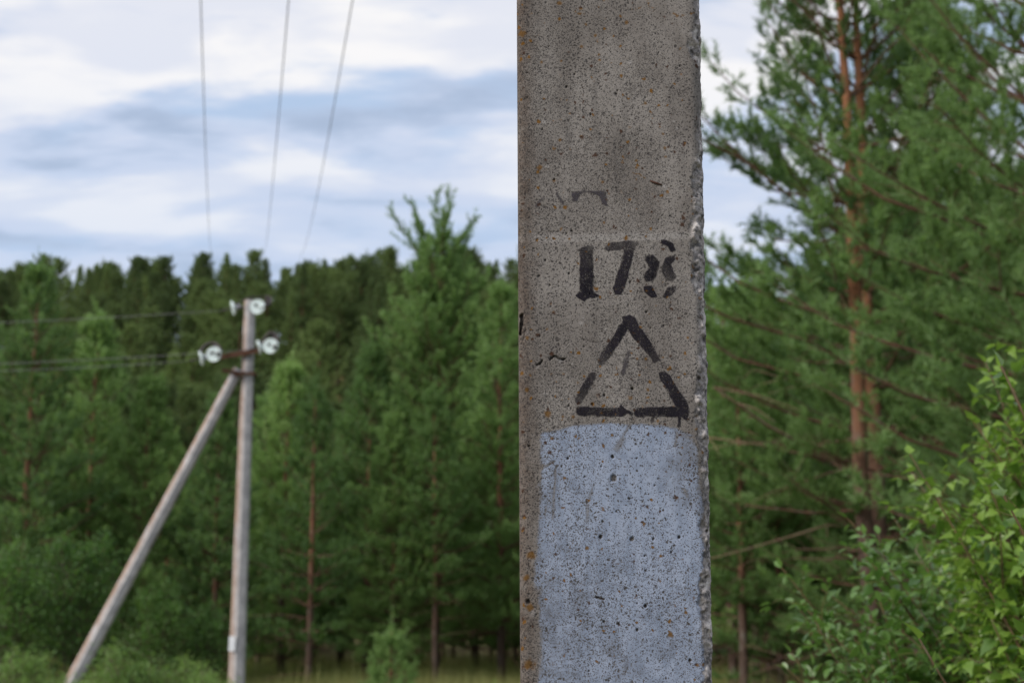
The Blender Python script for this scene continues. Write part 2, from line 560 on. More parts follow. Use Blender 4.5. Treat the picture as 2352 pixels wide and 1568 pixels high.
u = np.linspace(-1, 1, 181)
gx = np.sign(u) * (np.abs(u) * 60 + np.abs(u) ** 4 * 1600)
v_ = np.linspace(-1, 1, 241)
gy = 40 + np.sign(v_) * (np.abs(v_) * 110 + np.abs(v_) ** 5 * 1600)
GX, GY = np.meshgrid(gx, gy)
GZ = terrain(GX, GY)
nx, ny = len(gx), len(gy)
ii = np.arange(ny - 1)[:, None] * nx + np.arange(nx - 1)[None]
gq = np.stack([ii, ii + 1, ii + nx + 1, ii + nx], -1).reshape(-1, 4)
link('ground', make_mesh('ground', np.stack([GX, GY, GZ], -1).reshape(-1, 3), gq, ground_material()), kind='structure')

# ------------------------------------------------------------------ the concrete pole in front
YF = 1.50                                                     # its front face


def zoom_a(x, y): return 1155.2 + x * 0.2267, 355.5 + y * 0.2267      # notes taken on enlargements, turned into picture pixels
def zoom_b(x, y): return 1155.2 + x * 0.2267, 681.3 + y * 0.2267
def zoom_c(x, y): return 1155.2 + x * 0.3390, 1036.7 + y * 0.3390
def zoom_d(x, y): return 1172.9 + x * 0.2645, y * 0.2645


def on_face(p):
    q = at(p[0], p[1], YF)
    return np.array([q.x, q.z])


def face_pts(pts, zoom=None):
    return np.array([on_face(zoom(*p) if zoom else p) for p in pts])


zb, zt = 1.47, 2.30
STEP = 0.00095
zs = np.arange(zb, zt, STEP)
xl0, xl1 = on_face((1195, 1568))[0], on_face((1187, 0))[0]     # left edge, bottom and top of the band
xr0, xr1 = on_face((1643, 1568))[0], on_face((1612, 0))[0]
zz0, zz1 = on_face((1195, 1568))[1], on_face((1187, 0))[1]


def edges(z):
    k = (z - zz0) / (zz1 - zz0)
    return xl0 + (xl1 - xl0) * k, xr0 + (xr1 - xr0) * k


XL, XR = edges(zs)
nface = 232
BEV_L, BEV_R = 0.0085, 0.016
# columns: left side (3), left bevel (12), face, ragged right edge (20), right side (3)
s_left = np.array([0.19, 0.10, 0.03])
cols = []
Z = zs
S = []                                                           # per column: x, y arrays
for d in s_left:
    S.append((XL + 0.012 * d, YF + BEV_L + d + 0 * Z))
for k in range(12):
    a = k / 11 * math.pi / 2
    S.append((XL + BEV_L * (1 - math.cos(a)), YF + BEV_L * (1 - math.sin(a)) + 0 * Z))
for k in range(1, nface + 1):
    S.append((XL + BEV_L + (XR - BEV_R - XL - BEV_L) * k / nface, YF + 0 * Z))
for k in range(1, 23):
    a = k / 22 * math.pi / 2
    S.append((XR - BEV_R * (1 - math.sin(a)), YF + BEV_R * 1.2 * (1 - math.cos(a)) + 0 * Z))
for d in s_left[::-1]:
    S.append((XR - 0.012 * d, YF + BEV_R * 1.2 + d + 0 * Z))
PX = np.stack([s[0] for s in S], 1); PY = np.stack([s[1] for s in S], 1); PZ = np.repeat(Z[:, None], PX.shape[1], 1)
nc, nr = PX.shape[1], PX.shape[0]
flat = np.stack([PX.ravel(), PY.ravel(), PZ.ravel()], 1)
X, Y, Zf = flat[:, 0].copy(), flat[:, 1].copy(), flat[:, 2].copy()
XLv, XRv = edges(Zf)
front = (Y < YF + 0.03)

edge = smooth(0.026, 0.004, X - XLv + 0.012 * (fbm(flat * 60, 3) - 0.5)) * 0.95
# ragged right side: how far the breakage reaches into the face varies with height
reach = 0.0012 + 0.024 * np.maximum(fbm(np.stack([0 * X, 0 * X, Zf * 30], 1), 21, 3) - 0.36, 0) + 0.014 * np.maximum(fbm(np.stack([0 * X, 0 * X, Zf * 14], 1), 22, 2) - 0.45, 0)
low_half = smooth(2.10, 1.98, Zf) * 0.006
chip = smooth(reach + low_half + 0.003, reach + low_half - 0.003, (XRv - X) + 0.007 * (fbm(flat * np.array([260, 260, 260]), 23, 3) - 0.5))
rough = fbm(flat * 190, 31, 4) - 0.5
rough2 = fbm(flat * np.array([70, 70, 90]), 37, 3) - 0.5
depth = chip * (0.0022 + 0.007 * rough + 0.013 * rough2)
nrm_x = smooth(0.02, 0.0, XRv - X) * 0.6
flat[:, 1] += depth
flat[:, 0] -= np.maximum(depth, -0.001) * nrm_x * 0.30 + smooth(0.012, 0.0, XRv - X) * 0.0030 * (fbm(np.stack([0 * X, Y * 40, Zf * 45], 1), 41, 4) - 0.60)
# gentle unevenness of the cast face, dirty left edge, and the seam of the mould
flat[:, 1] += front * (0.0010 * (fbm(np.stack([X * 14, 0 * X, Zf * 14], 1), 51, 3) - 0.5) + 0.00025 * (fbm(flat * 300, 52, 2) - 0.5))
flat[:, 1] += edge * 0.0022 * (fbm(flat * 120, 53, 3) - 0.5)
seam_z = on_face((1400, 549))[1] + (X - 0.1) * 0.02 + 0.0010 * (fbm(np.stack([X * 90, 0 * X, 0 * X], 1), 55, 3) - 0.5)
seam = np.exp(-((Zf - seam_z) / 0.0016) ** 2)
flat[:, 1] += seam * 0.00025 - 0.0002 * np.exp(-((Zf - seam_z - 0.0040) / 0.0022) ** 2)
pale = np.clip(0.9 * np.exp(-((Zf - seam_z - 0.002) / 0.0035) ** 2) * (0.4 + 0.8 * fbm(flat * 80, 56)), 0, 1)

pore = np.zeros(len(X)); lichen = np.zeros(len(X))
rng = np.random.default_rng(11)


def pit(x, z, r, d=None, dark=1.0):
    dx = (X - x); dz = (Zf - z)
    near = (np.abs(dx) < r * 2) & (np.abs(dz) < r * 2) & front
    rr = np.hypot(dx[near], dz[near]) / r
    rr = rr * (0.8 + 0.5 * value_noise(np.stack([X[near], Zf[near], 0 * X[near]], 1) * (1.3 / r), 77))
    bowl = smooth(1.0, 0.45, rr)
    flat[near, 1] += bowl * (d if d else r * 1.1)
    pore[near] = np.maximum(pore[near], bowl * dark)


PITS = [(zoom_a, [(693, 770, 16), (645, 793, 14), (427, 1068, 16), (473, 1320, 16), (670, 1205, 16), (1695, 620, 15), (1567, 750, 9), (370, 1225, 15), (880, 1410, 13),
                  (1290, 1285, 17), (1980, 385, 16), (330, 320, 10), (310, 1495, 12), (485, 1535, 13), (745, 1525, 12), (560, 205, 12), (520, 250, 18), (1040, 1095, 8)]),
        (zoom_b, [(563, 483, 14), (1452, 155, 17), (1310, 930, 23), (1025, 995, 20), (665, 1105, 17), (905, 1090, 16), (265, 1510, 19), (610, 635, 18), (708, 615, 9),
                  (375, 400, 15), (1270, 85, 15), (695, 170, 10), (1775, 625, 9), (1990, 820, 30)]),
        (zoom_c, [(743, 35, 17), (858, 318, 10), (675, 473, 11), (660, 578, 18), (1193, 580, 16), (440, 632, 9), (1140, 680, 12), (965, 1045, 18), (910, 1205, 15),
                  (685, 1150, 13), (785, 1165, 11), (1267, 1412, 15), (283, 1365, 8), (965, 805, 9), (1190, 1437, 7), (440, 45, 13), (555, 170, 9), (1390, 535, 18), (170, 1015, 24)]),
        (zoom_d, [(485, 755, 15), (915, 815, 17), (695, 995, 14), (275, 1125, 12), (1470, 575, 13), (900, 1250, 11), (605, 915, 10), (853, 657, 9), (555, 645, 12), (235, 120, 10),
                  (925, 215, 9), (840, 1025, 7), (115, 860, 9), (305, 28, 10)])]
for zf, lst in PITS:
    for x, y, r in lst:
        p = on_face(zf(x, y)); q = on_face(zf(x + r, y))
        pit(p[0], p[1], max(abs(q[0] - p[0]) * 0.92, 0.0010), None, 0.85)
for x, y, r in [(750, 182, 32), (875, 592, 19), (1020, 590, 12)]:       # grey pebbles laid bare
    p = on_face(zoom_c(x, y)); q = on_face(zoom_c(x + r, y))
    pit(p[0], p[1], abs(q[0] - p[0]), 0.002, 0.55)
for k in range(70):
    pit(rng.uniform(0.012, 0.20), rng.uniform(zb, zt), rng.uniform(0.0008, 0.0014), None, 0.8)


def capsule(P, A, B, r):
    d = B - A; t = np.clip(((P - A) @ d) / (d @ d), 0, 1)
    return np.hypot(*(P - (A + t[:, None] * d)).T) - r


def polyline_dist(pts, rr, warp=0.0007):
    P = np.stack([X, Zf], 1) + warp * (np.stack([fbm(np.stack([X * 260, Zf * 260, 0 * X], 1), 61, 2), fbm(np.stack([X * 260, Zf * 260, 0 * X], 1), 62, 2)], 1) - 0.5) * 2
    d = np.full(len(X), 9.0)
    for a, b in zip(pts[:-1], pts[1:]):
        d = np.minimum(d, capsule(P, a, b, rr))
    return d


def crack(pts, zoom, w, deep, dark=0.9, warp=0.0012):
    d = polyline_dist(face_pts(pts, zoom), w, warp)
    m = smooth(w * 0.7, -w * 0.5, d) * front
    flat[:, 1] += m * deep
    np.maximum(pore, m * dark, out=pore)


crack([(340, 690), (375, 680), (400, 650)], zoom_b, 0.0008, 0.003, 0.75)
crack([(480, 640), (515, 600), (545, 612), (580, 636), (630, 635)], zoom_b, 0.0008, 0.003, 0.75)
crack([(186, 190), (200, 250), (182, 300), (176, 370)], zoom_b, 0.0014, 0.006)
crack([(200, 260), (230, 330), (195, 450)], zoom_b, 0.0006, 0.002, 0.5)
crack([(800, 430), (880, 455), (930, 462), (990, 465)], zoom_b, 0.0004, 0.0006, 0.6)
crack([(1300, 635), (1380, 640), (1450, 640)], zoom_b, 0.0004, 0.0006, 0.5)
crack([(1100, 540), (1150, 590), (1230, 605)], zoom_b, 0.0004, 0.0006, 0.5)
crack([(1600, 680), (1700, 745), (1800, 770), (1860, 810), (1930, 805)], zoom_b, 0.0004, 0.0008, 0.6)
crack([(635, 985), (680, 1000)], zoom_c, 0.0008, 0.002, 0.8)
crack([(460, 770), (510, 785), (570, 775)], zoom_a, 0.0005, 0.001, 0.5)


def lichen_line(pts, zoom, w):
    d = polyline_dist(face_pts(pts, zoom), w, 0.002)
    n = fbm(flat * 420, 71, 2)
    np.maximum(lichen, smooth(w, -w, d) * smooth(0.38, 0.55, n) * 0.9 * front, out=lichen)


lichen_line([(1835, 320), (1890, 345), (1950, 335), (1980, 355)], zoom_a, 0.0009)
lichen_line([(1310, 180), (1370, 200), (1440, 235)], zoom_a, 0.0006)
lichen_line([(1410, 120), (1450, 138), (1520, 132), (1580, 110)], zoom_d, 0.0009)
lichen_line([(1060, 90), (1140, 68)], zoom_d, 0.0009)
lichen_line([(1195, 5), (1200, 55), (1250, 85)], zoom_d, 0.0010)
lichen_line([(555, 105), (640, 130)], zoom_d, 0.0010)
for x, y, r, zf in [(370, 135, 26, zoom_a), (520, 260, 18, zoom_a), (1040, 455, 15, zoom_a), (1025, 690, 16, zoom_a), (1010, 275, 18, zoom_a), (1640, 20, 18, zoom_a), (1350, 65, 17, zoom_a),
                    (1350, 130, 16, zoom_a), (1450, 630, 20, zoom_b), (450, 325, 20, zoom_b), (245, 420, 26, zoom_b), (710, 1220, 22, zoom_b), (605, 1210, 18, zoom_b), (1465, 940, 20, zoom_b),
                    (1455, 1075, 16, zoom_b), (1660, 870, 22, zoom_b), (245, 940, 22, zoom_b), (1105, 1400, 18, zoom_b), (735, 1420, 18, zoom_b), (450, 1190, 42, zoom_b), (1345, 1285, 22, zoom_d),
                    (1340, 1360, 18, zoom_d), (250, 1455, 24, zoom_d), (430, 1215, 16, zoom_d), (615, 405, 18, zoom_d), (420, 30, 26, zoom_d), (100, 290, 34, zoom_d), (1005, 195, 18, zoom_d),
                    (1325, 1165, 12, zoom_d), (1170, 898, 14, zoom_d), (655, 215, 16, zoom_d), (270, 540, 16, zoom_d), (440, 528, 14, zoom_d), (765, 475, 14, zoom_d), (735, 310, 16, zoom_d),
                    (180, 1440, 40, zoom_c), (160, 850, 24, zoom_c), (185, 1050, 30, zoom_c), (190, 705, 34, zoom_c), (1140, 1240, 22, zoom_c), (570, 655, 16, zoom_c), (1240, 1090, 14, zoom_c)]:
    p = on_face(zf(x, y)); w = abs(on_face(zf(x + r, y))[0] - p[0])
    near = (np.abs(X - p[0]) < 3 * w) & (np.abs(Zf - p[1]) < 3 * w) & front
    d = np.hypot(X[near] - p[0], Zf[near] - p[1])
    lichen[near] = np.maximum(lichen[near], smooth(1.15 * w, 0.4 * w, d + w * 1.3 * (fbm(flat[near] * 330, 73, 3) - 0.5)) * 0.85)
for x, y, r, zf in [(445, 120, 30, zoom_a), (195, 115, 25, zoom_a), (300, 800, 45, zoom_a), (795, 265, 26, zoom_b), (815, 215, 12, zoom_b), (1040, 330, 14, zoom_b), (1740, 200, 16, zoom_b), (700, 680, 12, zoom_b),
                    (345, 720, 14, zoom_b), (580, 640, 30, zoom_b), (430, 985, 22, zoom_b), (1035, 540, 26, zoom_d), (1420, 1055, 22, zoom_d), (1445, 1110, 18, zoom_d), (575, 1000, 14, zoom_d),
                    (290, 1060, 22, zoom_d), (110, 1445, 25, zoom_d), (300, 1450, 25, zoom_d), (190, 745, 26, zoom_c), (200, 1090, 40, zoom_c), (1640, 320, 20, zoom_a)]:
    p = on_face(zf(x, y)); w = abs(on_face(zf(x + r, y))[0] - p[0])
    d = np.hypot(X - p[0], (Zf - p[1]) * 1.1)
    np.maximum(pale, smooth(1.2 * w, 0.2 * w, d + w * 1.2 * (fbm(flat * 200, 75, 2) - 0.5)) * 0.8 * front, out=pale)

# whole shaft: the fine band plus plain rings above and below
I = np.arange(nr - 1)[:, None] * nc + np.arange(nc - 1)[None]
quads = np.stack([I, I + 1, I + nc + 1, I + nc], -1).reshape(-1, 4)
band_v = flat.copy()
verts = [flat]; faces = [quads]; base = len(flat)
vz = []
for zlist, row in (((-0.9, 0.4, 1.0), 0), ((9.0, 6.0, 3.5), nr - 1)):
    ring = flat[row * nc:(row + 1) * nc]
    prev = None
    for z in zlist:
        dl, dr = np.array(edges(z)) - np.array(edges(zs[row]))
        k = (ring[:, 0] - ring[0, 0]) / (ring[-1, 0] - ring[0, 0])
        nv = ring.copy(); nv[:, 0] += dl + (dr - dl) * k; nv[:, 2] = z
        verts.append(nv); j0 = base; base += nc
        if prev is not None:
            a = np.arange(nc - 1)
            q = np.stack([prev + a, prev + a + 1, j0 + a + 1, j0 + a], 1)
            faces.append(q if row == 0 else q[:, ::-1])
        prev = j0
    a = np.arange(nc - 1)
    if row == 0:
        faces.append(np.stack([prev + a, prev + a + 1, a + 1, a], 1))
    else:
        b0 = row * nc
        faces.append(np.stack([b0 + a, b0 + a + 1, prev + a + 1, prev + a], 1))
ntot = base
allv = np.vstack(verts)
rows_first = np.arange(0, nr * nc, nc)
# back face and the two ends
order = list(range(nr * nc, nr * nc + 3 * nc, nc)) + list(rows_first) + [nr * nc + 5 * nc, nr * nc + 4 * nc, nr * nc + 3 * nc]
o_ = np.array(order)
faces.append(np.stack([o_[:-1] + nc - 1, o_[:-1], o_[1:], o_[1:] + nc - 1], 1))
pad = ntot - len(pore)
ext = lambda a, v=0.0: np.concatenate([a, np.full(pad, v)])
tail_x = allv[len(pore):, 0]; tl, tr_ = edges(allv[len(pore):, 2])
pole = thing('concrete_pole', 'weathered grey concrete utility pole stencilled 178 above a black triangle, standing close in front', 'utility pole')
shaft_me = make_mesh('shaft', allv, faces, CONCRETE, {
    'pore': ext(pore), 'lichen': ext(lichen), 'pale': ext(pale),
    'edge': np.concatenate([edge, smooth(0.026, 0.004, tail_x - tl)]), 'chip': np.concatenate([chip, smooth(0.014, 0.008, tr_ - tail_x)])})
link('shaft', shaft_me, pole)


def poly_sdf(pts):
    """signed distance of the face vertices to a polygon (negative inside)"""
    warp = np.stack([fbm(np.stack([X * 220, Zf * 220, 0 * X], 1), 81, 3), fbm(np.stack([X * 220, Zf * 220, 0 * X], 1), 82, 3)], 1) - 0.5
    P = np.stack([X, Zf], 1) + warp * 0.0022
    d = np.full(len(P), 9.0); inside = np.zeros(len(P), bool)
    n = len(pts)
    for k in range(n):
        a, b = pts[k], pts[(k + 1) % n]
        d = np.minimum(d, capsule(P, a, b, 0.0))
        cond = (a[1] > P[:, 1]) != (b[1] > P[:, 1])
        xi = (b[0] - a[0]) * (P[:, 1] - a[1]) / (b[1] - a[1] + 1e-12) + a[0]
        inside ^= cond & (P[:, 0] < xi)
    return np.where(inside, -d, d)


def film(sdf, soft=0.0012):
    return smooth(soft, -soft, sdf)


def patch(name, mask, mat, lift, label=None):
    """a thin sheet of paint lying on the face wherever the mask is not zero"""
    m = (mask > 0.02) & front
    keep = m[quads].any(1)
    fq = quads[keep]
    used, inv = np.unique(fq.ravel(), return_inverse=True)
    v = band_v[used].copy(); v[:, 1] -= lift
    o = link(name, make_mesh(name, v, inv.reshape(-1, 4), mat, {'film': mask[used]}), pole)
    if label: o['label'] = label
    return o


def strokes(items, zoom):
    d = np.full(len(X), 9.0)
    for it in items:
        if it[0] == 'p':
            d = np.minimum(d, poly_sdf(face_pts(it[1], zoom)))
        else:
            w = abs(on_face(zoom(it[2], 0))[0] - on_face(zoom(0, 0))[0]) / 2
            d = np.minimum(d, polyline_dist(face_pts(it[1], zoom), w, 0.0010))
    return d


def fade(points, zoom):
    """brush pressure: points with weights, interpolated smoothly over the face"""
    num = 0; den = 1e-9
    for x, y, w in points:
        p = on_face(zoom(x, y))
        k = 1.0 / ((X - p[0]) ** 2 + (Zf - p[1]) ** 2 + 1e-6) ** 1.5
        num = num + k * w; den = den + k
    return num / den


one = strokes([('p', [(725, 968), (850, 918), (918, 912), (915, 1365), (985, 1440), (930, 1452), (880, 1445), (820, 1482), (725, 1435), (775, 1375), (775, 985)])], zoom_a)
patch('painted_digit', film(one) * fade([(850, 960, .72), (850, 1100, .68), (850, 1180, 1), (850, 1400, 1), (740, 970, .6)], zoom_a), BLACK_PAINT, 0.0004, 'worn black stencilled digit 1')
seven = strokes([('p', [(1010, 955), (1075, 890), (1200, 870), (1370, 865), (1345, 940), (1330, 1010), (1230, 1025), (1215, 965), (1060, 980)]),
                 ('p', [(1228, 975), (1338, 975), (1230, 1365), (1195, 1420), (1130, 1418), (1113, 1350)])], zoom_a)
patch('painted_digit', film(seven) * fade([(1050, 950, .62), (1250, 910, .66), (1350, 900, .55), (1280, 1050, .8), (1180, 1300, 1), (1160, 1400, 1)], zoom_a), BLACK_PAINT, 0.0004, 'worn black stencilled digit 7')
eight = strokes([('p', [(1480, 950), (1545, 870), (1556, 900), (1512, 962)]),
                 ('p', [(1595, 860), (1650, 853), (1722, 900), (1758, 972), (1700, 988), (1662, 930), (1600, 898)]),
                 ('p', [(1435, 1020), (1520, 1000), (1592, 1080), (1572, 1190), (1520, 1278), (1450, 1290), (1420, 1240), (1440, 1190), (1478, 1150), (1470, 1110), (1432, 1070)]),
                 ('p', [(1636, 1040), (1742, 1008), (1752, 1065), (1700, 1115), (1728, 1165), (1768, 1230), (1722, 1292), (1660, 1280), (1600, 1190), (1612, 1110)]),
                 ('p', [(1418, 1330), (1510, 1323), (1568, 1442), (1500, 1452), (1430, 1392)]),
                 ('p', [(1608, 1442), (1668, 1340), (1762, 1323), (1752, 1382), (1682, 1442), (1630, 1452)])], zoom_a)
patch('painted_digit', film(eight) * fade([(1520, 910, .50), (1680, 920, 1), (1500, 1050, .9), (1480, 1230, .9), (1690, 1080, .8), (1700, 1230, .62), (1480, 1390, 1), (1690, 1390, .82)], zoom_a), BLACK_PAINT, 0.0004, 'worn black stencilled digit 8')
tri = strokes([('s', [(1270, 240), (1130, 460), (1000, 650)], 98), ('p', [(1200, 200), (1280, 180), (1350, 215), (1380, 300), (1480, 430), (1595, 640), (1530, 680), (1500, 640), (1440, 560), (1375, 470), (1310, 420), (1290, 370), (1260, 320)]),
               ('s', [(905, 800), (820, 950), (765, 1050)], 88),
               ('p', [(1570, 760), (1640, 745), (1690, 790), (1790, 960), (1860, 1040), (1885, 1130), (1870, 1260), (1820, 1240), (1760, 1130), (1690, 1010), (1640, 900), (1590, 850)]),
               ('s', [(785, 1158), (950, 1162), (1210, 1168)], 96), ('s', [(1380, 1168), (1600, 1165), (1820, 1160)], 104), ('s', [(1195, 1112), (1250, 1165), (1300, 1182)], 34),
               ('s', [(1312, 1215), (1308, 1250)], 16), ('s', [(1525, 1200), (1522, 1262)], 28), ('s', [(1785, 1200), (1783, 1310)], 32)], zoom_b)
patch('painted_triangle', film(tri) * fade([(1270, 240, 1), (1130, 420, 1), (1050, 540, .7), (985, 660, .58), (1400, 440, 1), (1545, 640, .72), (905, 800, .68), (810, 960, .82), (760, 1060, .58),
                                            (1620, 800, .86), (1800, 1080, 1), (800, 1160, 1), (1200, 1170, .95), (1000, 1110, .75), (1400, 1165, .9), (1800, 1150, 1)], zoom_b), BLACK_PAINT, 0.0004, 'black painted triangle with gaps in its sides')
ghost = strokes([('s', [(1272, 560), (1245, 660), (1212, 775)], 52)], zoom_b)
patch('faded_numeral', film(ghost, 0.002) * 0.66, FADED_PAINT, 0.0004, 'almost worn away numeral 1 inside the triangle')
old = strokes([('p', [(692, 392), (760, 358), (900, 362), (1050, 355), (1057, 525), (1012, 505), (968, 415), (850, 388), (785, 402), (752, 472), (700, 467)])], zoom_a)
old_m = film(old, 0.0018) * fade([(730, 420, .95), (850, 370, .66), (1000, 400, .72), (1040, 490, .95)], zoom_a)
patch('faded_letter', old_m, FADED_PAINT, 0.0004, 'largest remaining stroke of the older worn lettering above the number')
for soft, w, items in ((0.0024, 0.62, [[(545, 395), (575, 440), (605, 490)], [(400, 445), (355, 490), (345, 520)]]),
                       (0.0034, 0.56, [[(1005, 235), (1015, 260)], [(1190, 110), (1215, 165)], [(1200, 225), (1250, 205)], [(1625, 380), (1612, 450)], [(1240, 390), (1235, 470)], [(1785, 340), (1800, 325)]])):
    for it in items:
        patch('faded_letter', film(strokes([('s', it, 46)], zoom_a), soft) * w, FADED_PAINT, 0.0004)
wash_pts = [(1222, 1680), (1223, 1560), (1231, 1480), (1232, 1440), (1224, 1370), (1222, 1300), (1228, 1200), (1228, 1120), (1236, 1060), (1240, 990), (1278, 985), (1320, 973), (1384, 968), (1440, 969),
            (1500, 971), (1555, 978), (1596, 997), (1609, 1020), (1617, 1060), (1622, 1150), (1629, 1300), (1635, 1450), (1640, 1680)]
wash = poly_sdf(face_pts(wash_pts))
wash = wash + 0.006 * (fbm(np.stack([X * 90, Zf * 45, 0 * X], 1), 91, 4) - 0.5) * smooth(on_face((1400, 985))[1], on_face((1400, 1010))[1], Zf)
wtop = on_face((1400, 1000))[1]
wash_m = smooth(0.0045, -0.0110, wash * np.where(Zf > wtop, 2.2, 1.0) + (0.011 - 0.008 * smooth(wtop - 0.006, wtop + 0.002, Zf)) * (fbm(flat * np.array([130, 130, 70]), 93, 4) - 0.5)) * 1.0
# brush misses and scratches
P_scr = strokes([('s', [(1285, 1300), (1215, 1410), (1165, 1520)], 26), ('s', [(1215, 1440), (1150, 1540)], 55), ('s', [(1765, 1380), (1745, 1520)], 16)], zoom_b)
P_scr2 = strokes([('s', [(345, 65), (268, 108)], 16), ('s', [(356, 115), (345, 300), (340, 450)], 13), ('s', [(615, 225), (580, 330), (568, 470)], 18), ('s', [(1230, 250), (1250, 300)], 12), ('s', [(290, 380), (288, 440)], 8)], zoom_c)
scr = np.minimum(P_scr, P_scr2)
wash_m = wash_m * (1 - 0.45 * smooth(0.0018, -0.0012, scr))
corner = fade([(1590, 1010, .62), (1606, 1085, .74), (1500, 1000, 1), (1400, 1100, 1), (1300, 1000, .95), (1560, 1300, 1), (1615, 1400, .85), (1240, 1400, .75), (1240, 1100, .8)], lambda a, b: (a, b))
wash_m = wash_m * np.clip(corner, 0, 1) * (1 - 0.7 * chip) * (1 - np.clip(1.2 * pore, 0, 1)) * (1 - 0.8 * np.clip(lichen, 0, 1)) * (1 - 0.5 * pale)
patch('whitewash_band', wash_m, WHITEWASH, 0.00015, 'patch of pale blue white paint, speckled with dirt')
sp_a, sp_b = on_face(zoom_a(1492, 266)), on_face(zoom_a(1605, 305))
tb = Tubes()
tb.tube([(sp_a[0], YF - 0.0005, sp_a[1]), ((sp_a[0] + sp_b[0]) / 2, YF - 0.0012, (sp_a[1] + sp_b[1]) / 2 - 0.0003), (sp_b[0], YF + 0.0002, sp_b[1])], [0.0010, 0.0012, 0.0010], 6)
link('splinter', tb.mesh('splinter', RUST), pole)

# ------------------------------------------------------------------ the second pole with its brace
YP = 24.0
up = thing('braced_utility_pole', 'concrete utility pole with a leaning brace and glass insulators at the forest edge', 'utility pole')
top = at(574, 690, YP); low_pt = at(543, 1568, YP)
dirp = (top - low_pt) / (top.z - low_pt.z)
foot = low_pt + dirp * (tz(low_pt.x, YP) - 0.3 - low_pt.z)


def section(w, d, rot, bev=0.28):
    b = bev * min(w, d)
    p = np.array([(-w / 2 + b, -d / 2), (w / 2 - b, -d / 2), (w / 2, -d / 2 + b), (w / 2, d / 2 - b), (w / 2 - b, d / 2), (-w / 2 + b, d / 2), (-w / 2, d / 2 - b), (-w / 2, -d / 2 + b)])
    c, s = math.cos(rot), math.sin(rot)
    return p @ np.array([[c, s], [-s, c]])


def concrete_bar(p0, p1, w0, w1, rot, name, segs=40, seed=0):
    tb = Tubes()
    p0, p1 = np.array(p0), np.array(p1)
    t = p1 - p0; t /= np.linalg.norm(t)
    u_ = np.cross((0, 1.0, 0), t); u_ /= np.linalg.norm(u_); w_ = np.cross(t, u_)
    rows = []
    rn = np.random.default_rng(seed)
    for k in range(segs + 1):
        f = k / segs
        w = w0 + (w1 - w0) * f
        s = section(w, w, rot) * (1 + 0.012 * rn.standard_normal((8, 1)))
        rows.append(p0 + (p1 - p0) * f + s[:, :1] * u_ + s[:, 1:] * w_)
    n = 8
    v = np.vstack(rows + [p0[None], p1[None]])
    k = np.arange(n); kn = (k + 1) % n
    q = [np.stack([r * n + k, r * n + kn, (r + 1) * n + kn, (r + 1) * n + k], 1) for r in range(segs)]
    c0 = (segs + 1) * n; b = segs * n
    q.append(np.stack([kn, k, np.full(n, c0), np.full(n, c0)], 1)); q.append(np.stack([b + k, b + kn, np.full(n, c0 + 1), np.full(n, c0 + 1)], 1))
    q = np.vstack(q)
    side = (v - v.mean(0)) @ u_
    local = np.concatenate([np.concatenate([section(1, 1, rot)[:, 0]] * (segs + 1)), [0, 0]])
    lo = local.min() if local.min() < 0 else -0.5
    tone = smooth(0.05, 0.45, -local * np.sign(u_[0]))
    tri_ = q[q[:, 2] == q[:, 3]][:, :3]; quad = q[q[:, 2] != q[:, 3]]
    return make_mesh(name, v, [quad, tri_], POST, {'tone': tone}, False)


link('post', concrete_bar(foot, top, 0.262, 0.178, R(28), 'post', seed=1), up)
br_top = at(546, 842, YP - 0.05)
b1, b2 = at(540, 862, YP - 0.05), at(185, 1530, YP - 0.45)
bdir = (b2 - b1).normalized()
k = 0
br_low = b2.copy()
while br_low.z > tz(br_low.x, br_low.y) - 0.25 and k < 200:
    br_low = br_low + bdir * 0.05; k += 1
link('brace', concrete_bar(br_low, b1 - bdir * 0.12, 0.245, 0.165, R(28), 'brace', seed=2), up)
# collar where the brace meets the post, crossarm, top fittings
ctr = at(568, 860, YP)
tb = Tubes()
tb.prism((ctr.x - 0.13, YP - 0.135, ctr.z), (ctr.x + 0.14, YP - 0.135, ctr.z + 0.005), section(0.05, 0.012, 0), section(0.05, 0.012, 0))
tb.prism((ctr.x - 0.13, YP + 0.135, ctr.z), (ctr.x + 0.14, YP + 0.135, ctr.z + 0.005), section(0.05, 0.012, 0), section(0.05, 0.012, 0))
tb.prism((ctr.x + 0.14, YP - 0.14, ctr.z + 0.005), (ctr.x + 0.14, YP + 0.14, ctr.z + 0.005), section(0.012, 0.05, 0), section(0.012, 0.05, 0), (0, 0, 1))
link('collar', tb.mesh('collar', RUST, False), up)
tb = Tubes()
bc = at(533, 852, YP - 0.16)
tb.prism((bc.x - 0.17, YP - 0.16, bc.z + 0.02), (bc.x + 0.2, YP - 0.16, bc.z - 0.05), section(0.055, 0.014, 0), section(0.055, 0.014, 0))
tb.tube([(ctr.x - 0.16, YP - 0.2, ctr.z - 0.03), (ctr.x - 0.16, YP + 0.15, ctr.z - 0.03)], [0.03, 0.03], 8)
link('brace_strap', tb.mesh('brace_strap', RUST, False), up)
arm_l, arm_r = at(484, 824, YP - 0.16), at(622, 799, YP - 0.16)
tb = Tubes()
tb.prism(arm_l, arm_r, section(0.085, 0.012, 0), section(0.085, 0.012, 0))
tb.prism(arm_l + Vector((0, 0.04, 0.036)), arm_r + Vector((0, 0.04, 0.036)), section(0.012, 0.08, 0), section(0.012, 0.08, 0))
link('crossarm', tb.mesh('crossarm', RUST, False), up)
tb = Tubes()
sb = at(567, 806, YP)
for sgn in (-1, 1):
    tb.prism((sb.x - 0.115, YP - 0.14, sb.z + 0.03 * sgn), (sb.x - 0.115, YP + 0.13, sb.z + 0.03 * sgn), section(0.014, 0.03, 0), section(0.014, 0.03, 0), (0, 0, 1))
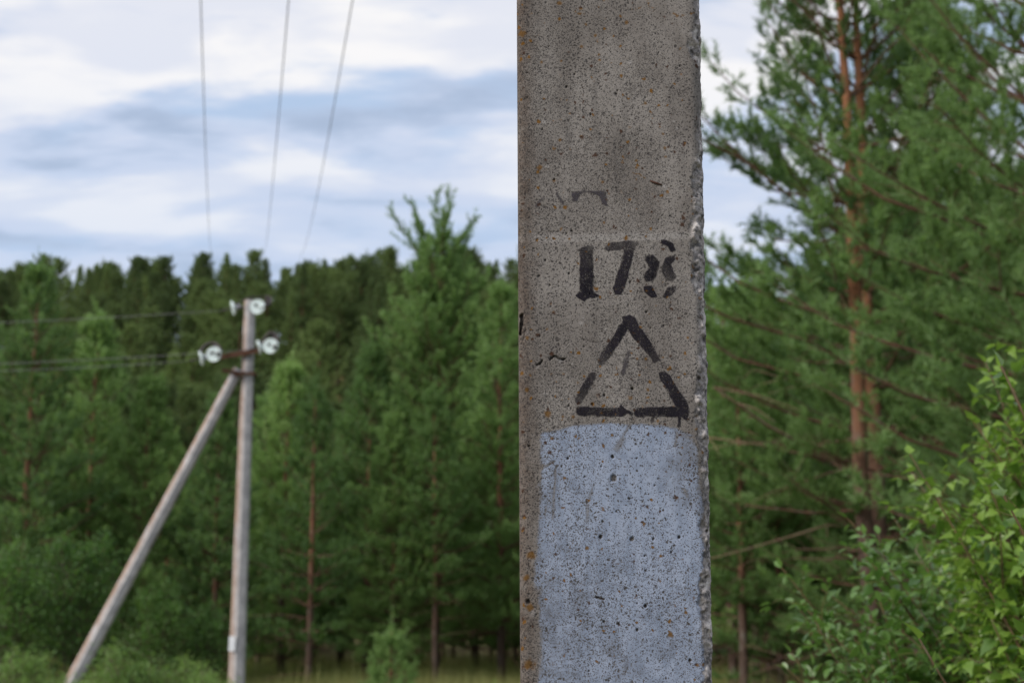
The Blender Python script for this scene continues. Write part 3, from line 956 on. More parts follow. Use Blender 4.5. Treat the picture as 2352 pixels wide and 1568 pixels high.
tb.prism((sb.x - 0.118, YP - 0.05, sb.z - 0.06), (sb.x - 0.118, YP - 0.05, sb.z + 0.32), section(0.02, 0.05, 0), section(0.02, 0.05, 0))
link('crossarm_bracket', tb.mesh('crossarm_bracket', RUST, False), up)

SKIRT = [(-0.02, 0.0), (-0.02, 0.030), (0.0, 0.055), (0.018, 0.095), (0.034, 0.122), (0.052, 0.130), (0.060, 0.126), (0.056, 0.112), (0.046, 0.104), (0.060, 0.092), (0.046, 0.080), (0.062, 0.066), (0.044, 0.054), (0.050, 0.03), (0.05, 0.0)]


def insulator(centre, axis, cap_len=0.10):
    """suspension disc: glass skirt, iron cap behind it and pin in front; axis points towards the wire"""
    c = Vector(centre); a = Vector(axis).normalized()
    tb = Tubes(); tb.lathe(c - a * 0.03, a, SKIRT, 26)
    g = link('insulator', tb.mesh('insulator', GLASS), up)
    tb = Tubes(); tb.lathe(c - a * 0.03, -a, [(0.015, 0.052), (0.05, 0.050), (0.075, 0.036), (0.09, 0.018), (cap_len + 0.02, 0.014), (cap_len + 0.02, 0.0)], 14)
    link('cap', tb.mesh('cap', GALV), g)
    tb = Tubes(); tb.tube([c, c + a * 0.13], [0.011, 0.011], 8); tb.tube([c + a * 0.11, c + a * 0.20], [0.022, 0.016], 8)
    link('clamp', tb.mesh('clamp', DARK_STEEL), g)
    return c + a * 0.2


left_dir = Vector((-1.0, -0.28, -0.03))
face_dir = Vector((-0.05, -1.0, 0.02))
ends = []
i_top_l = at(537, 707, YP - 0.04); i_top_r = at(592, 705, YP - 0.26)
i_arm_l = at(464, 822, YP - 0.20); i_arm_lf = at(492, 814, YP - 0.36)
i_arm_r = at(597, 797, YP - 0.20); i_arm_rf = at(622, 795, YP - 0.36)
for c in (i_top_l, i_arm_l, i_arm_r):
    ends.append(insulator(c, left_dir + Vector((0, 0, -0.28))))
for c in (i_top_r, i_arm_lf, i_arm_rf):
    insulator(c, face_dir)
# hooks holding the two top discs
for c, a in ((i_top_l, Vector((1, 0.1, 0.02))), (i_top_r, Vector((-0.15, 1, 0.15)))):
    tb = Tubes(); q = Vector((top.x - dirp.x * 0.1, YP, top.z - 0.12))
    tb.tube([c + a * 0.1, (c + a * 0.1).lerp(q, 0.5), q], [0.014, 0.016, 0.018], 8)
    link('hook', tb.mesh('hook', DARK_STEEL), up)


def jumper(pts, name='jumper_cable', rad=0.028):
    pts = [Vector(p) for p in pts]
    out = []
    for i in range(len(pts) - 1):
        p0 = pts[max(i - 1, 0)]; p1, p2 = pts[i], pts[i + 1]; p3 = pts[min(i + 2, len(pts) - 1)]
        for s in range(6):
            f = s / 6
            out.append(0.5 * ((2 * p1) + (p2 - p0) * f + (2 * p0 - 5 * p1 + 4 * p2 - p3) * f * f + (3 * p1 - p0 - 3 * p2 + p3) * f ** 3))
    out.append(pts[-1])
    tb = Tubes(); tb.tube(out, np.full(len(out), rad), 7)
    return link(name, tb.mesh(name, DARK_STEEL), up)


def pin_insulator(px, py, Y):
    """dark brown pin insulator that carries the jumper"""
    c = at(px, py, Y)
    tb = Tubes()
    tb.lathe(c - Vector((0, 0, 0.09)), (0.05, 0, 1), [(0, 0.0), (0, 0.062), (0.03, 0.075), (0.035, 0.05), (0.07, 0.066), (0.075, 0.042), (0.11, 0.05), (0.12, 0.03), (0.14, 0.04), (0.165, 0.035), (0.17, 0)], 16)
    o = link('pin_insulator', tb.mesh('pin_insulator', DARK_STEEL), up)
    tb = Tubes(); tb.tube([c - Vector((0, 0, 0.30)), c - Vector((0, 0, 0.08))], [0.012, 0.012], 7)
    link('pin', tb.mesh('pin', RUST), o)


pin_insulator(614, 690, YP + 0.1)
pin_insulator(626, 778, YP - 0.1)
pin_insulator(491, 799, YP - 0.1)
jumper([at(462, 822, YP - .25), at(464, 802, YP - .2), at(478, 789, YP - .15), at(494, 789, YP - .15), at(506, 802, YP - .25), at(500, 814, YP - .45)])
jumper([at(590, 796, YP - .25), at(604, 782, YP - .2), at(620, 764, YP - .15), at(633, 770, YP - .15), at(637, 784, YP - .25), at(630, 798, YP - .45)])
jumper([at(540, 700, YP - .15), at(572, 684, YP - .15), at(600, 682, YP), at(618, 681, YP), at(622, 694, YP - .2), at(600, 708, YP - .45)], rad=0.014)
tag_c = at(533, 1480, YP - 0.15)
tb = Tubes(); tb.prism((tag_c.x, YP - 0.155, tag_c.z - 0.10), (tag_c.x + 0.006, YP - 0.155, tag_c.z + 0.14), section(0.11, 0.012, 0), section(0.11, 0.012, 0))
link('white_patch', tb.mesh('white_patch', simple_noise_material('white_paint', (0.72, 0.74, 0.78), (0.8, 0.81, 0.84), 8, 0.4, 0.0005), False), up)  # thin raised slab standing in for a white painted patch on the post

# ------------------------------------------------------------------ wires


def wire(p0, p1, sag, name, label, group, rad, n=40):
    p0, p1 = Vector(p0), Vector(p1)
    pts = []
    for k in range(n + 1):
        f = k / n
        p = p0.lerp(p1, f); p.z -= sag * 4 * f * (1 - f); pts.append(p)
    tb = Tubes(); tb.tube(pts, np.full(n + 1, rad), 6)
    o = link(name, tb.mesh(name, WIRE))
    o['label'] = label; o['category'] = 'wire'; o['group'] = group


for (p, lft, w) in ((ends[0], (0, 741), 'highest wire running left from the top insulator of the braced pole'),
                    (ends[1], (0, 852), 'lowest wire running left from the near insulator on the crossarm'),
                    (ends[2], (0, 835), 'wire running left from the insulator right of the braced pole, just above the lowest')):
    q = at(lft[0], lft[1], YP - 1.2)
    q.z += 0.64 * (0.45 if lft[1] > 800 else 0.3)
    d = (q - p)
    wire(p, p + d * 5.0, 0.45 if lft[1] > 800 else 0.3, 'power_line', w, 'wires running left from the braced pole', 0.0045)


def wire_from_sky(pts_px, label):
    """three distances along one straight overhead wire: over the camera, at the frame top and beyond the wooded hill"""
    (xa, ya), (xb, yb) = pts_px
    a, b = at(xa, ya, 19.0), at(xb, yb, 95.0)
    d = b - a
    pts = []
    for k in range(61):
        f = -0.35 + 2.7 * k / 60
        p = a + d * f
        p.z -= 1.6 * (4 * f * (1 - f)) * 0.5 if f < 1 else 0.0
        pts.append(p)
    tb = Tubes(); tb.tube(pts, np.full(61, 0.009), 6)
    o = link('overhead_wire', tb.mesh('overhead_wire', WIRE))
    o['label'] = label; o['category'] = 'wire'; o['group'] = 'wires crossing the sky overhead'


wire_from_sky([(461, 0), (486, 582)], 'overhead wire furthest from the concrete pole, rising almost straight up over the treetops')
wire_from_sky([(663, 0), (609, 572)], 'middle one of three overhead wires crossing the cloudy sky')
wire_from_sky([(810, 0), (694, 578)], 'slanting overhead wire nearest to the front concrete pole')

# ------------------------------------------------------------------ trees


def unit(v):
    return v / (np.linalg.norm(v, axis=-1, keepdims=True) + 1e-9)


def needles(P, A, L, tint, per, nl, nw, rng):
    """bottle brush shoots: P base, A axis, L length, one thin triangle per needle"""
    n = len(P)
    f = rng.uniform(0.02, 1.0, (n, per))
    base = P[:, None] + A[:, None] * (L[:, None] * f)[..., None]
    rnd = unit(rng.standard_normal((n, per, 3)))
    rad = unit(rnd - (rnd * A[:, None]).sum(-1, keepdims=True) * A[:, None])
    d = unit(A[:, None] * rng.uniform(0.55, 1.0, (n, per, 1)) + rad * rng.uniform(0.55, 0.9, (n, per, 1)))
    side = unit(np.cross(d, unit(rng.standard_normal((n, per, 3))))) * nw / 2
    ln = nl * rng.uniform(0.7, 1.15, (n, per, 1))
    v = np.stack([base - side, base + side, base + d * ln], 2).reshape(-1, 3)
    t = np.repeat(np.clip(tint[:, None] + rng.uniform(-0.08, 0.08, (n, per)), 0, 1).ravel(), 3)
    faces = np.arange(len(v)).reshape(-1, 3)
    return v, faces, t


def pine(seed, H, R0, crown0, whorl=0.45, per=16, nl=0.085, nw=0.009, trunk_r=0.11, dead=0, lean=0.0, bright=0.5, candelabra=False, needle_mat=None, round_top=False, shoot_l=0.22, spacing=0.15, nbr=(4, 7), name='pine', ragged=0.25, clump=0.4, tone_max=0.6):
    rng = np.random.default_rng(seed)
    wood = Tubes()
    n = 16
    zs_ = np.linspace(0, H, n)
    wob = np.cumsum(rng.normal(0, 0.012 * H / 10, (n, 2)), 0); wob -= wob[0]
    tp = np.stack([wob[:, 0] + lean * zs_, wob[:, 1], zs_], 1)
    tr = trunk_r * (1 - (zs_ / H)) ** 0.8 + 0.012
    v0 = wood.n
    wood.tube(tp, tr, 9)
    tone_trunk = smooth(0.18 * H, 0.45 * H, wood.v[-1][:, 2]) * tone_max
    wood.a[-1] = tone_trunk
    P, A, L, T = [], [], [], []

    def trunk_at(z):
        return np.array([np.interp(z, zs_, tp[:, 0]), np.interp(z, zs_, tp[:, 1]), z])

    def add_shoots(pts, dirs, lens, tints):
        P.append(np.atleast_2d(pts)); A.append(unit(np.atleast_2d(dirs))); L.append(np.atleast_1d(lens)); T.append(np.atleast_1d(tints))

    z = crown0
    while z < H - 0.15:
        f = (z - crown0) / (H - crown0)
        if round_top:
            prof = (1 - f ** 2.2) ** 0.6 * (0.55 + 0.45 * min(1, f * 4))
        else:
            prof = (1 - f) ** 0.85 * (0.6 + 0.4 * min(1, f * 5)) + 0.045
        k = rng.integers(nbr[0], nbr[1])
        a0 = rng.uniform(0, 6.28)
        tree_tint = bright
        for j in range(k):
            az = a0 + j * 6.283 / k + rng.normal(0, 0.25)
            ln = R0 * prof * rng.uniform(0.9 - ragged, 0.9 + ragged)
            el = R(8 + 50 * f ** 1.3 + rng.normal(0, 8))
            d0 = np.array([math.cos(az) * math.cos(el), math.sin(az) * math.cos(el), math.sin(el)])
            m = 6
            s = np.linspace(0, 1, m)
            bp = trunk_at(z) + d0 * (s * ln)[:, None]
            bp[:, 2] += ln * (0.22 * s ** 2.5 - 0.10 * s * (1 - f))
            bp += rng.normal(0, 0.025, bp.shape) * s[:, None] * ln ** 0.5
            wood.tube(bp, 0.004 + (0.004 + 0.008 * ln) * (1 - s) ** 0.8, 4, 0.30, False)
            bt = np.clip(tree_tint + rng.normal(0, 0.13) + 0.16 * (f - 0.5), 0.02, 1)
            nt = max(4, int(ln * 0.9 / spacing))
            for q in range(nt):
                t = 0.12 + 0.88 * (q + rng.uniform(0, 0.8)) / nt
                t = min(t, 1.0)
                p = np.array([np.interp(t, s, bp[:, c]) for c in range(3)])
                ax = unit(bp[-1] - bp[-3])
                side = unit(np.cross(ax, (0, 0, 1.0))) * (1 if q % 2 else -1)
                tl = (0.14 + 0.42 * ln * (1 - t) + 0.08) * rng.uniform(0.6, 1.2)
                td = unit(ax * 0.75 + side * rng.uniform(0.5, 1.0) + np.array([0, 0, rng.uniform(-0.05, 0.45)]))
                tip = p + td * tl
                if tl > 0.3:
                    wood.tube([p, tip], [0.005, 0.002], 3, 0.3, False)
                ns = max(1, int(tl / 0.10))
                fr = clump + (1 - clump) * (np.arange(ns) + 0.7) / ns
                pp = p + td * (tl * fr)[:, None]
                dd = td * 0.8 + rng.normal(0, 0.45, (ns, 3)) + np.array([0, 0, 0.38])
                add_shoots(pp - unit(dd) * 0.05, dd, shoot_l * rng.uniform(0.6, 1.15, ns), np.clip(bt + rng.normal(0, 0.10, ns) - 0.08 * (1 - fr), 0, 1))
            ne = 3
            dd = unit(bp[-1] - bp[-2]) + rng.normal(0, 0.28, (ne, 3)) + np.array([0, 0, 0.45])
            add_shoots(np.repeat(bp[-1:], ne, 0) - unit(dd) * 0.04, dd, shoot_l * rng.uniform(0.9, 1.5, ne), np.clip(bt + 0.12 + rng.normal(0, 0.08, ne), 0, 1))
        z += whorl * rng.uniform(0.7, 1.3) * (1.0 if f < 0.7 else 0.8)
    if candelabra:                                                 # strong upright shoots set like candles round the top
        for az, el, ln, z0 in ((0.2, 80, 1.75, 0), (1.5, 72, 1.9, 0), (3.0, 58, 1.7, .1), (0.1, 48, 1.6, .1), (3.2, 45, 2.1, .6), (2.9, 62, 1.5, .5), (6.2, 55, 1.5, .7), (6.0, 68, 1.2, .8), (4.5, 60, 1.4, .2), (1.9, 50, 1.3, .5)):
            d0 = np.array([math.cos(az) * math.cos(R(el)), math.sin(az) * math.cos(R(el)), math.sin(R(el))])
            s = np.linspace(0, 1, 6); bp = trunk_at(H - 0.35 - z0) + d0 * (s * ln)[:, None]; bp[:, 2] += 0.18 * ln * s ** 2
            wood.tube(bp, 0.006 + 0.018 * (1 - s), 4, 0.5, False)
            q = np.linspace(0.36, 1.0, 28)
            pp = np.stack([np.interp(q, s, bp[:, c]) for c in range(3)], 1)
            dd = d0 + rng.normal(0, 0.42, (28, 3)) + np.array([0, 0, 0.2])
            add_shoots(pp - d0 * 0.12, dd, np.full(28, 0.32), np.full(28, 0.22))
            for sg in (-1, 1):
                sdv = unit(np.cross(d0, (0, 0, 1.0)) * sg + d0 * 1.3)
                b0 = bp[2]; qq = np.linspace(0.3, 1, 4)[:, None] * 0.5 * ln * rng.uniform(0.5, 0.9)
                add_shoots(b0 + sdv * qq, np.repeat((sdv + [0, 0, 0.4])[None], 4, 0), np.full(4, 0.22), np.full(4, 0.4))
    # leader
    lead = 5
    dd = np.array([0, 0, 1.0]) + rng.normal(0, 0.22, (lead, 3))
    add_shoots(np.repeat(tp[-1:] - [[0, 0, 0.12]], lead, 0), dd, shoot_l * rng.uniform(1.0, 1.7, lead), np.full(lead, 0.6))
    dd = np.array([0, 0, 1.0]) + rng.normal(0, 0.1, (3, 3))
    add_shoots(np.repeat(tp[-1:], 3, 0), dd, shoot_l * np.array([1.2, 1.8, 2.4]), np.full(3, 0.5))
    # dead, bare branches below the crown
    for k in range(dead):
        z = rng.uniform(0.08 * H, crown0 + 0.6)
        az = rng.uniform(0, 6.28); ln = rng.uniform(0.4, 1.0) * R0 * 0.9
        d0 = np.array([math.cos(az), math.sin(az), rng.uniform(-0.25, 0.25)])
        s = np.linspace(0, 1, 5)
        bp = trunk_at(z) + d0 * (s * ln)[:, None] + rng.normal(0, 0.03, (5, 3)) * s[:, None]; bp[:, 2] -= 0.15 * ln * s ** 2
        wood.tube(bp, 0.004 + 0.012 * (1 - s), 4, 0.2, False)
        for q in range(4):
            b0 = bp[1 + q % 4]; dd = unit(d0 + rng.normal(0, 0.6, 3)); wood.tube([b0, b0 + dd * 0.35 * ln], [0.005, 0.002], 3, 0.2, False)
    P, A, L, T = np.vstack(P), np.vstack(A), np.concatenate(L), np.concatenate(T)
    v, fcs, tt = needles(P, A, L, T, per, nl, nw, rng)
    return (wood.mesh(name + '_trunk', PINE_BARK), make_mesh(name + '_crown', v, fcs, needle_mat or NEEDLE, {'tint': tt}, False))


def leafy(seed, H, R0, base0, n_twigs, leaves_per, size, mat, bark, trunk_r=0.05, multi=1, bright=0.5, name='leafy', spread=0.55):
    """broadleaved bush or young tree: forked limbs, leaves scattered along the twigs"""
    rng = np.random.default_rng(seed)
    wood = Tubes(); P, D, T = [], [], []
    for m in range(multi):
        az = rng.uniform(0, 6.28) if multi > 1 else 0
        out = R0 * (0.45 if multi > 1 else 0.05) * rng.uniform(0.4, 1.0)
        topz = H * (rng.uniform(0.65, 1.0) if multi > 1 else 1.0)
        s = np.linspace(0, 1, 7)
        tp = np.stack([math.cos(az) * out * s ** 1.3, math.sin(az) * out * s ** 1.3, topz * s], 1) + rng.normal(0, 0.02 * H / 3, (7, 3)) * s[:, None]
        wood.tube(tp, trunk_r * (1 - s) ** 0.8 / multi ** 0.4 + 0.006, 6, 0.3)
        for q in range(n_twigs // multi):
            t = base0 + (1 - base0) * rng.uniform(0, 1) ** 0.8
            p = np.array([np.interp(t, s, tp[:, c]) for c in range(3)])
            f = (t - base0) / (1 - base0)
            ln = R0 * (0.25 + 0.75 * math.sin(math.pi * min(1, 0.25 + 0.72 * f))) * rng.uniform(0.45, 1.1)
            a2 = rng.uniform(0, 6.28); el = R(15 + 45 * f + rng.normal(0, 12))
            d0 = np.array([math.cos(a2) * math.cos(el), math.sin(a2) * math.cos(el), math.sin(el)])
            s2 = np.linspace(0, 1, 4)
            bp = p + d0 * (s2 * ln)[:, None] + rng.normal(0, 0.04 * ln, (4, 3)) * s2[:, None]
            wood.tube(bp, 0.003 + 0.008 * (1 - s2), 3, 0.5, False)
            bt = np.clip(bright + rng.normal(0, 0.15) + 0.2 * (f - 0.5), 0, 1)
            tt = rng.uniform(0.25, 1.05, leaves_per) ** 0.8
            pp = np.stack([np.interp(tt, s2, bp[:, c]) for c in range(3)], 1) + rng.normal(0, spread * 0.22 * ln + 0.02, (leaves_per, 3)) * np.array([1, 1, 0.8])
            P.append(pp); D.append(unit(rng.normal(0, 0.7, (leaves_per, 3)) + d0 * 0.5 + np.array([0, 0, -0.1]))); T.append(np.clip(bt + rng.normal(0, 0.12, leaves_per), 0, 1))
    P, D, T = np.vstack(P), np.vstack(D), np.concatenate(T)
    n = len(P)
    side = unit(np.cross(D, unit(rng.standard_normal((n, 3)) * 0.5 + np.array([0, 0, 1.0]))))
    sz = size * rng.uniform(0.6, 1.25, (n, 1))
    v = np.stack([P, P + D * sz * 0.45 + side * sz * 0.33, P + D * sz, P + D * sz * 0.45 - side * sz * 0.33], 1).reshape(-1, 3)
    k = np.arange(n)[:, None] * 4
    fcs = np.vstack([k + np.array([[0, 1, 2]]), k + np.array([[0, 2, 3]])])
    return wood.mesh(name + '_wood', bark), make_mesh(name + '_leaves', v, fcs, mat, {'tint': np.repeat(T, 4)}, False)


def place(meshes, name, label, cat, x, y, scale=1.0, rot=None, group=None, parts=('trunk', 'crown'), sink=0.08):
    r = thing(name, label, cat, (x, y, tz(x, y) - sink), random.uniform(0, 6.28) if rot is None else rot, group, scale)
    for nm, me in zip(parts, meshes):
        link(nm, me, r)
    return r


random.seed(4)
# prototypes (mesh pairs), heights in metres
YK = dict(per=16, nl=0.13, nw=0.028, spacing=0.13, shoot_l=0.25)
OK_ = dict(per=13, nl=0.18, nw=0.058, shoot_l=0.34, spacing=0.18, ragged=0.45)
YOUNG = [pine(101, 8.0, 2.0, 0.9, 0.36, trunk_r=0.085, dead=4, name='young_pine_a', needle_mat=NEEDLE, **YK),
         pine(102, 9.0, 2.2, 1.2, 0.40, trunk_r=0.095, dead=5, name='young_pine_b', needle_mat=NEEDLE_PALE, **YK),
         pine(103, 7.0, 1.8, 0.6, 0.34, trunk_r=0.08, dead=3, name='young_pine_c', needle_mat=NEEDLE_PALE, **YK),
         pine(104, 10.0, 2.0, 3.0, 0.42, trunk_r=0.11, dead=14, name='young_pine_d', needle_mat=NEEDLE, **YK)]
OLD = [pine(201, 15.0, 3.1, 3.0, 0.50, trunk_r=0.17, round_top=True, dead=6, name='old_pine_a', needle_mat=NEEDLE_FAR, **OK_),
       pine(202, 16.0, 3.3, 3.0, 0.52, trunk_r=0.17, dead=6, name='old_pine_b', needle_mat=NEEDLE_FAR, **OK_),
       pine(203, 14.0, 3.5, 3.0, 0.50, trunk_r=0.18, dead=6, name='old_pine_c', needle_mat=NEEDLE_FAR, round_top=True, **OK_)]
HK = dict(per=20, nl=0.11, nw=0.0185, shoot_l=0.24, clump=0.5, tone_max=1.0)
HERO_R = pine(301, 14.0, 3.4, 1.6, 0.58, trunk_r=0.125, dead=12, name='tall_pine', needle_mat=NEEDLE, bright=0.42, spacing=0.14, round_top=True, nbr=(4, 6), **HK)
HERO_R2 = pine(302, 13.5, 2.4, 5.2, 0.62, trunk_r=0.12, dead=14, round_top=True, name='twin_pine', needle_mat=NEEDLE, bright=0.4, spacing=0.17, nbr=(3, 5), **HK)
BUSHY = pine(303, 11.0, 2.9, 0.5, 0.50, round_top=True, trunk_r=0.11, dead=6, name='bushy_pine', needle_mat=NEEDLE_PALE, bright=0.45, spacing=0.145, nbr=(5, 7), **HK)
CROWNED = pine(304, 11.7, 2.7, 1.8, 0.40, 18, 0.13, 0.026, 0.10, 10, name='crowned_pine', needle_mat=NEEDLE_PALE, candelabra=True, bright=0.6, spacing=0.12, round_top=True, nbr=(5, 8))
OPEN = pine(305, 7.4, 1.7, 1.3, 0.42, 22, 0.12, 0.020, 0.085, 8, name='open_pine', needle_mat=NEEDLE, bright=0.45, nbr=(3, 6), spacing=0.15)
SAPLING = pine(306, 1.7, 0.55, 0.12, 0.17, 20, 0.09, 0.014, 0.025, 0, name='pine_sapling', needle_mat=NEEDLE_PALE, bright=0.8, spacing=0.08, shoot_l=0.16)
BROAD = [leafy(401, 4.6, 1.3, 0.08, 230, 42, 0.075, BROADLEAF, GREY_BARK, 0.05, 3, 0.45, 'broad_a'),
         leafy(402, 3.4, 1.2, 0.05, 200, 42, 0.07, BROADLEAF, GREY_BARK, 0.04, 4, 0.6, 'broad_b')]
WEEDS = [leafy(403, 1.5, 0.75, 0.10, 120, 40, 0.05, WEED, GREY_BARK, 0.015, 8, 0.6, 'weed_a'),
         leafy(404, 1.3, 0.9, 0.10, 130, 40, 0.05, WEED, GREY_BARK, 0.015, 9, 0.5, 'weed_b')]


def place_px(meshes, name, label, cat, px, Y, scale=1.0, **kw):
    x = at(px, 1400, Y).x
    return place(meshes, name, label, cat, x, Y, scale, **kw)


# --- trees that can be singled out
pr = place_px(HERO_R, 'tall_pine', 'tall pine with reddish trunk and open crown against the sky, beside the front concrete pole', 'tree', 2022, 20.0, 1.0, rot=0.6)
place_px(HERO_R2, 'tall_pine', 'slim pine growing close behind the reddish trunk of the tall pine', 'tree', 1998, 19.2, 1.0, rot=2.2)
place_px(BUSHY, 'bushy_pine', 'bushy bright green pine behind the birch leaves, its branches filling the upper corner', 'tree', 2475, 14.5, 1.0, rot=1.1)
place_px(BUSHY, 'bushy_pine', 'dense green pine between the reddish tall pine and the bushy corner pine', 'tree', 2165, 21.5, 1.02, rot=3.9)
place_px(CROWNED, 'crowned_pine', 'young pine with a candelabra of upright shoots rising above the treeline', 'tree', 1003, 38.0, 1.0, rot=0.4)
place_px(OPEN, 'open_pine', 'thin young pine with visible reddish brown trunk right of the braced pole', 'tree', 712, 33.5, 0.98, rot=2.0)
place_px(YOUNG[0], 'young_pine', 'pine with a dense lower skirt hiding the foot of the candelabra pine', 'tree', 905, 34.5, 0.82)
place_px(YOUNG[1], 'young_pine', 'pale green young pine directly left of the front concrete pole', 'tree', 1150, 36.0, 1.12)
place_px(YOUNG[3], 'young_pine', 'bare stemmed pine with dead lower branches in the dark gap beside the front pole', 'tree', 1000, 34.0, 0.72)
place_px(YOUNG[2], 'young_pine', 'bright young pine showing between the brace and the post of the braced pole', 'tree', 492, 35.0, 1.02)
place_px(YOUNG[1], 'young_pine', 'pale tall young pine at the left end of the forest edge', 'tree', 45, 33.5, 1.12)
place_px(YOUNG[2], 'young_pine', 'soft pale green pine second from the left end of the forest edge', 'tree', 190, 36.0, 1.32)
place_px(YOUNG[0], 'young_pine', 'darker young pine standing left of the brace of the braced pole', 'tree', 320, 35.0, 0.95)
place_px(YOUNG[2], 'young_pine', 'pointed young pine just right of the post of the braced pole', 'tree', 650, 39.0, 1.22)
place_px(YOUNG[0], 'young_pine', 'full young pine between the open pine and the candelabra pine', 'tree', 840, 37.5, 1.1)
place_px(YOUNG[1], 'young_pine', 'light green pine seen right past the edge of the front concrete pole', 'tree', 1680, 33.0, 1.05)
place_px(YOUNG[0], 'young_pine', 'shorter dark pine under the dead branches beside the front concrete pole', 'tree', 1790, 27.0, 0.82)
place_px(YOUNG[3], 'young_pine', 'pine with bare brown stem between birch leaves and tall pine', 'tree', 2105, 26.0, 1.0)
place_px(YOUNG[3], 'young_pine', 'bare stemmed pine half hidden by the birch sapling', 'tree', 2160, 24.5, 0.95)
place_px(SAPLING, 'pine_sapling', 'small bright green pine sapling at the foot of the forest edge', 'tree', 900, 25.0, 1.0)
place_px(BROAD[0], 'leafy_tree', 'broadleaved young tree with bright leaves left of the brace foot', 'tree', 165, 28.5, 0.95, parts=('trunk', 'foliage'))
place_px(BROAD[1], 'leafy_bush', 'bright leafy bush at the left end of the forest edge', 'bush', 15, 27.5, 1.05, parts=('stem', 'foliage'))
place_px(BROAD[1], 'leafy_bush', 'dark leafy bush behind the lower half of the brace', 'bush', 360, 31.0, 0.85, parts=('stem', 'foliage'))
place_px(BROAD[1], 'leafy_bush', 'low leafy bush in shade between brace and post', 'bush', 470, 31.5, 0.7, parts=('stem', 'foliage'))
for px, Y, s, lab in ((315, 20.0, 0.92, 'feathery bush hiding the foot of the brace'), (215, 20.5, 0.72, 'low feathery bush left of the brace foot'),
                      (60, 21.5, 0.85, 'spreading grey green bush in the lower left corner'), (465, 20.5, 0.82, 'feathery bush between the brace foot and the post'),
                      (1165, 22.0, 0.62, 'small bush tucked against the front concrete pole'), (625, 24.5, 0.45, 'tiny bush beside the foot of the post'),
                      (140, 22.5, 0.62, 'ragged weedy clump between the lower left corner and the brace foot'), (395, 21.5, 0.52, 'low weedy clump just right of the brace foot'),
                      (710, 26.0, 0.42, 'tuft of weeds at the foot of the thin open pine')):
    place_px(WEEDS[int(px) % 2], 'feathery_bush', lab, 'bush', px, Y, s, parts=('stem', 'foliage'))

# dead branches reaching from the tall pine towards the front pole
tb_base = Vector((pr.location.x, pr.location.y, 0))
for pts, rad, lab in (([(1965, 1062), (1870, 1035), (1760, 975), (1690, 925), (1640, 890)], 0.034, 'long bare grey brown dead branch sloping down'),
                      ([(1960, 1068), (1850, 1045), (1740, 1020), (1620, 1003)], 0.022, 'thin dead branch under the long one'),
                      ([(1985, 1210), (1900, 1205), (1820, 1230), (1700, 1265), (1620, 1285)], 0.016, 'low crooked dead branch'),
                      ([(1980, 880), (1890, 885), (1800, 870), (1740, 850)], 0.016, 'upper short dead branch')):
    tb = Tubes()
    w = [at(px, py, 19.9 - 0.35 * k) for k, (px, py) in enumerate(pts)]
    inv = Matrix.Rotation(-0.6, 4, 'Z') @ Matrix.Translation(-pr.location)
    w = [inv @ p for p in w]
    tb.tube(w, np.linspace(rad, rad * 0.4, len(w)), 6, 0.6)
    for q in range(5):
        b0 = np.array(w[1 + q % (len(w) - 1)]); dd = np.array([random.gauss(0, .4), random.gauss(0, .4), random.gauss(0, .25)])
        tb.tube([b0, b0 + dd * 0.5, b0 + dd + (0, 0, -0.1)], [rad * 0.4, rad * 0.3, rad * 0.15], 4, 0.3, False)
    o = link('dead_branch', tb.mesh('dead_branch', DEAD_WOOD), pr)
    o['label'] = lab

# --- the young forest behind the front row
G_EDGE = 'young pines behind the forest edge'
placed = []
rngf = random.Random(21)


def free(x, y, d):
    for a, b in placed:
        if (a - x) ** 2 + (b - y) ** 2 < d * d:
            return False
    placed.append((x, y)); return True


cnt = 0
for tries in range(4000):
    Y = rngf.uniform(39.5, 62); x = rngf.uniform(-0.46 * Y, 0.46 * Y)
    if cnt >= 120: break
    if not free(x, Y, 2.2): continue
    cnt += 1
    me = YOUNG[rngf.choice((0, 1, 2, 3))]
    hgt = {0: 8.0, 1: 9.0, 2: 7.0, 3: 10.0}[YOUNG.index(me)]
    h = rngf.uniform(5.6, 8.2) if x < 6 else 2.5 + Y * (rngf.uniform(0.19, 0.23) if x < 0.24 * Y else rngf.uniform(0.20, 0.30))
    place(me, 'young_pine', 'young pine standing in the dense wood behind the forest edge', 'tree', x, Y, h / hgt, rngf.uniform(0, 6.28), G_EDGE)
# undergrowth trees on the right, behind the tall pines
for tries in range(400):
    Y = rngf.uniform(25, 39); x = rngf.uniform(0.15 * Y, 0.5 * Y)
    if len(placed) > cnt + 26: break
    if not free(x, Y, 2.1) or abs(x - pr.location.x) < 1.2 and Y < 23: continue
    me = YOUNG[rngf.choice((0, 1, 3, 3))]
    hgt = {0: 8.0, 1: 9.0, 3: 10.0}[YOUNG.index(me)]
    h = 2.4 + Y * (rngf.uniform(0.16, 0.21) if x < 0.24 * Y else rngf.uniform(0.2, 0.32))
    place(me, 'young_pine', 'young pine in the thicket behind the tall pine and the birch leaves', 'tree', x, Y, h / hgt, rngf.uniform(0, 6.28), 'young pines in the thicket behind the tall pine')
# --- the wooded hill
hcount = 0
for tries in range(6000):
    Y = 80 + 124 * rngf.uniform(0, 1) ** 0.8; x = rngf.uniform(-0.39 * Y - 3, 0.13 * Y)
    if hcount >= 298: break
    if not free(x, Y, 3.7): continue
    hcount += 1
    me = OLD[rngf.randrange(3)]
    place(me, 'pine_tree', 'dark full grown pine on the wooded hillside', 'tree', x, Y, rngf.uniform(0.62, 0.86), rngf.uniform(0, 6.28), 'pines on the wooded hillside')

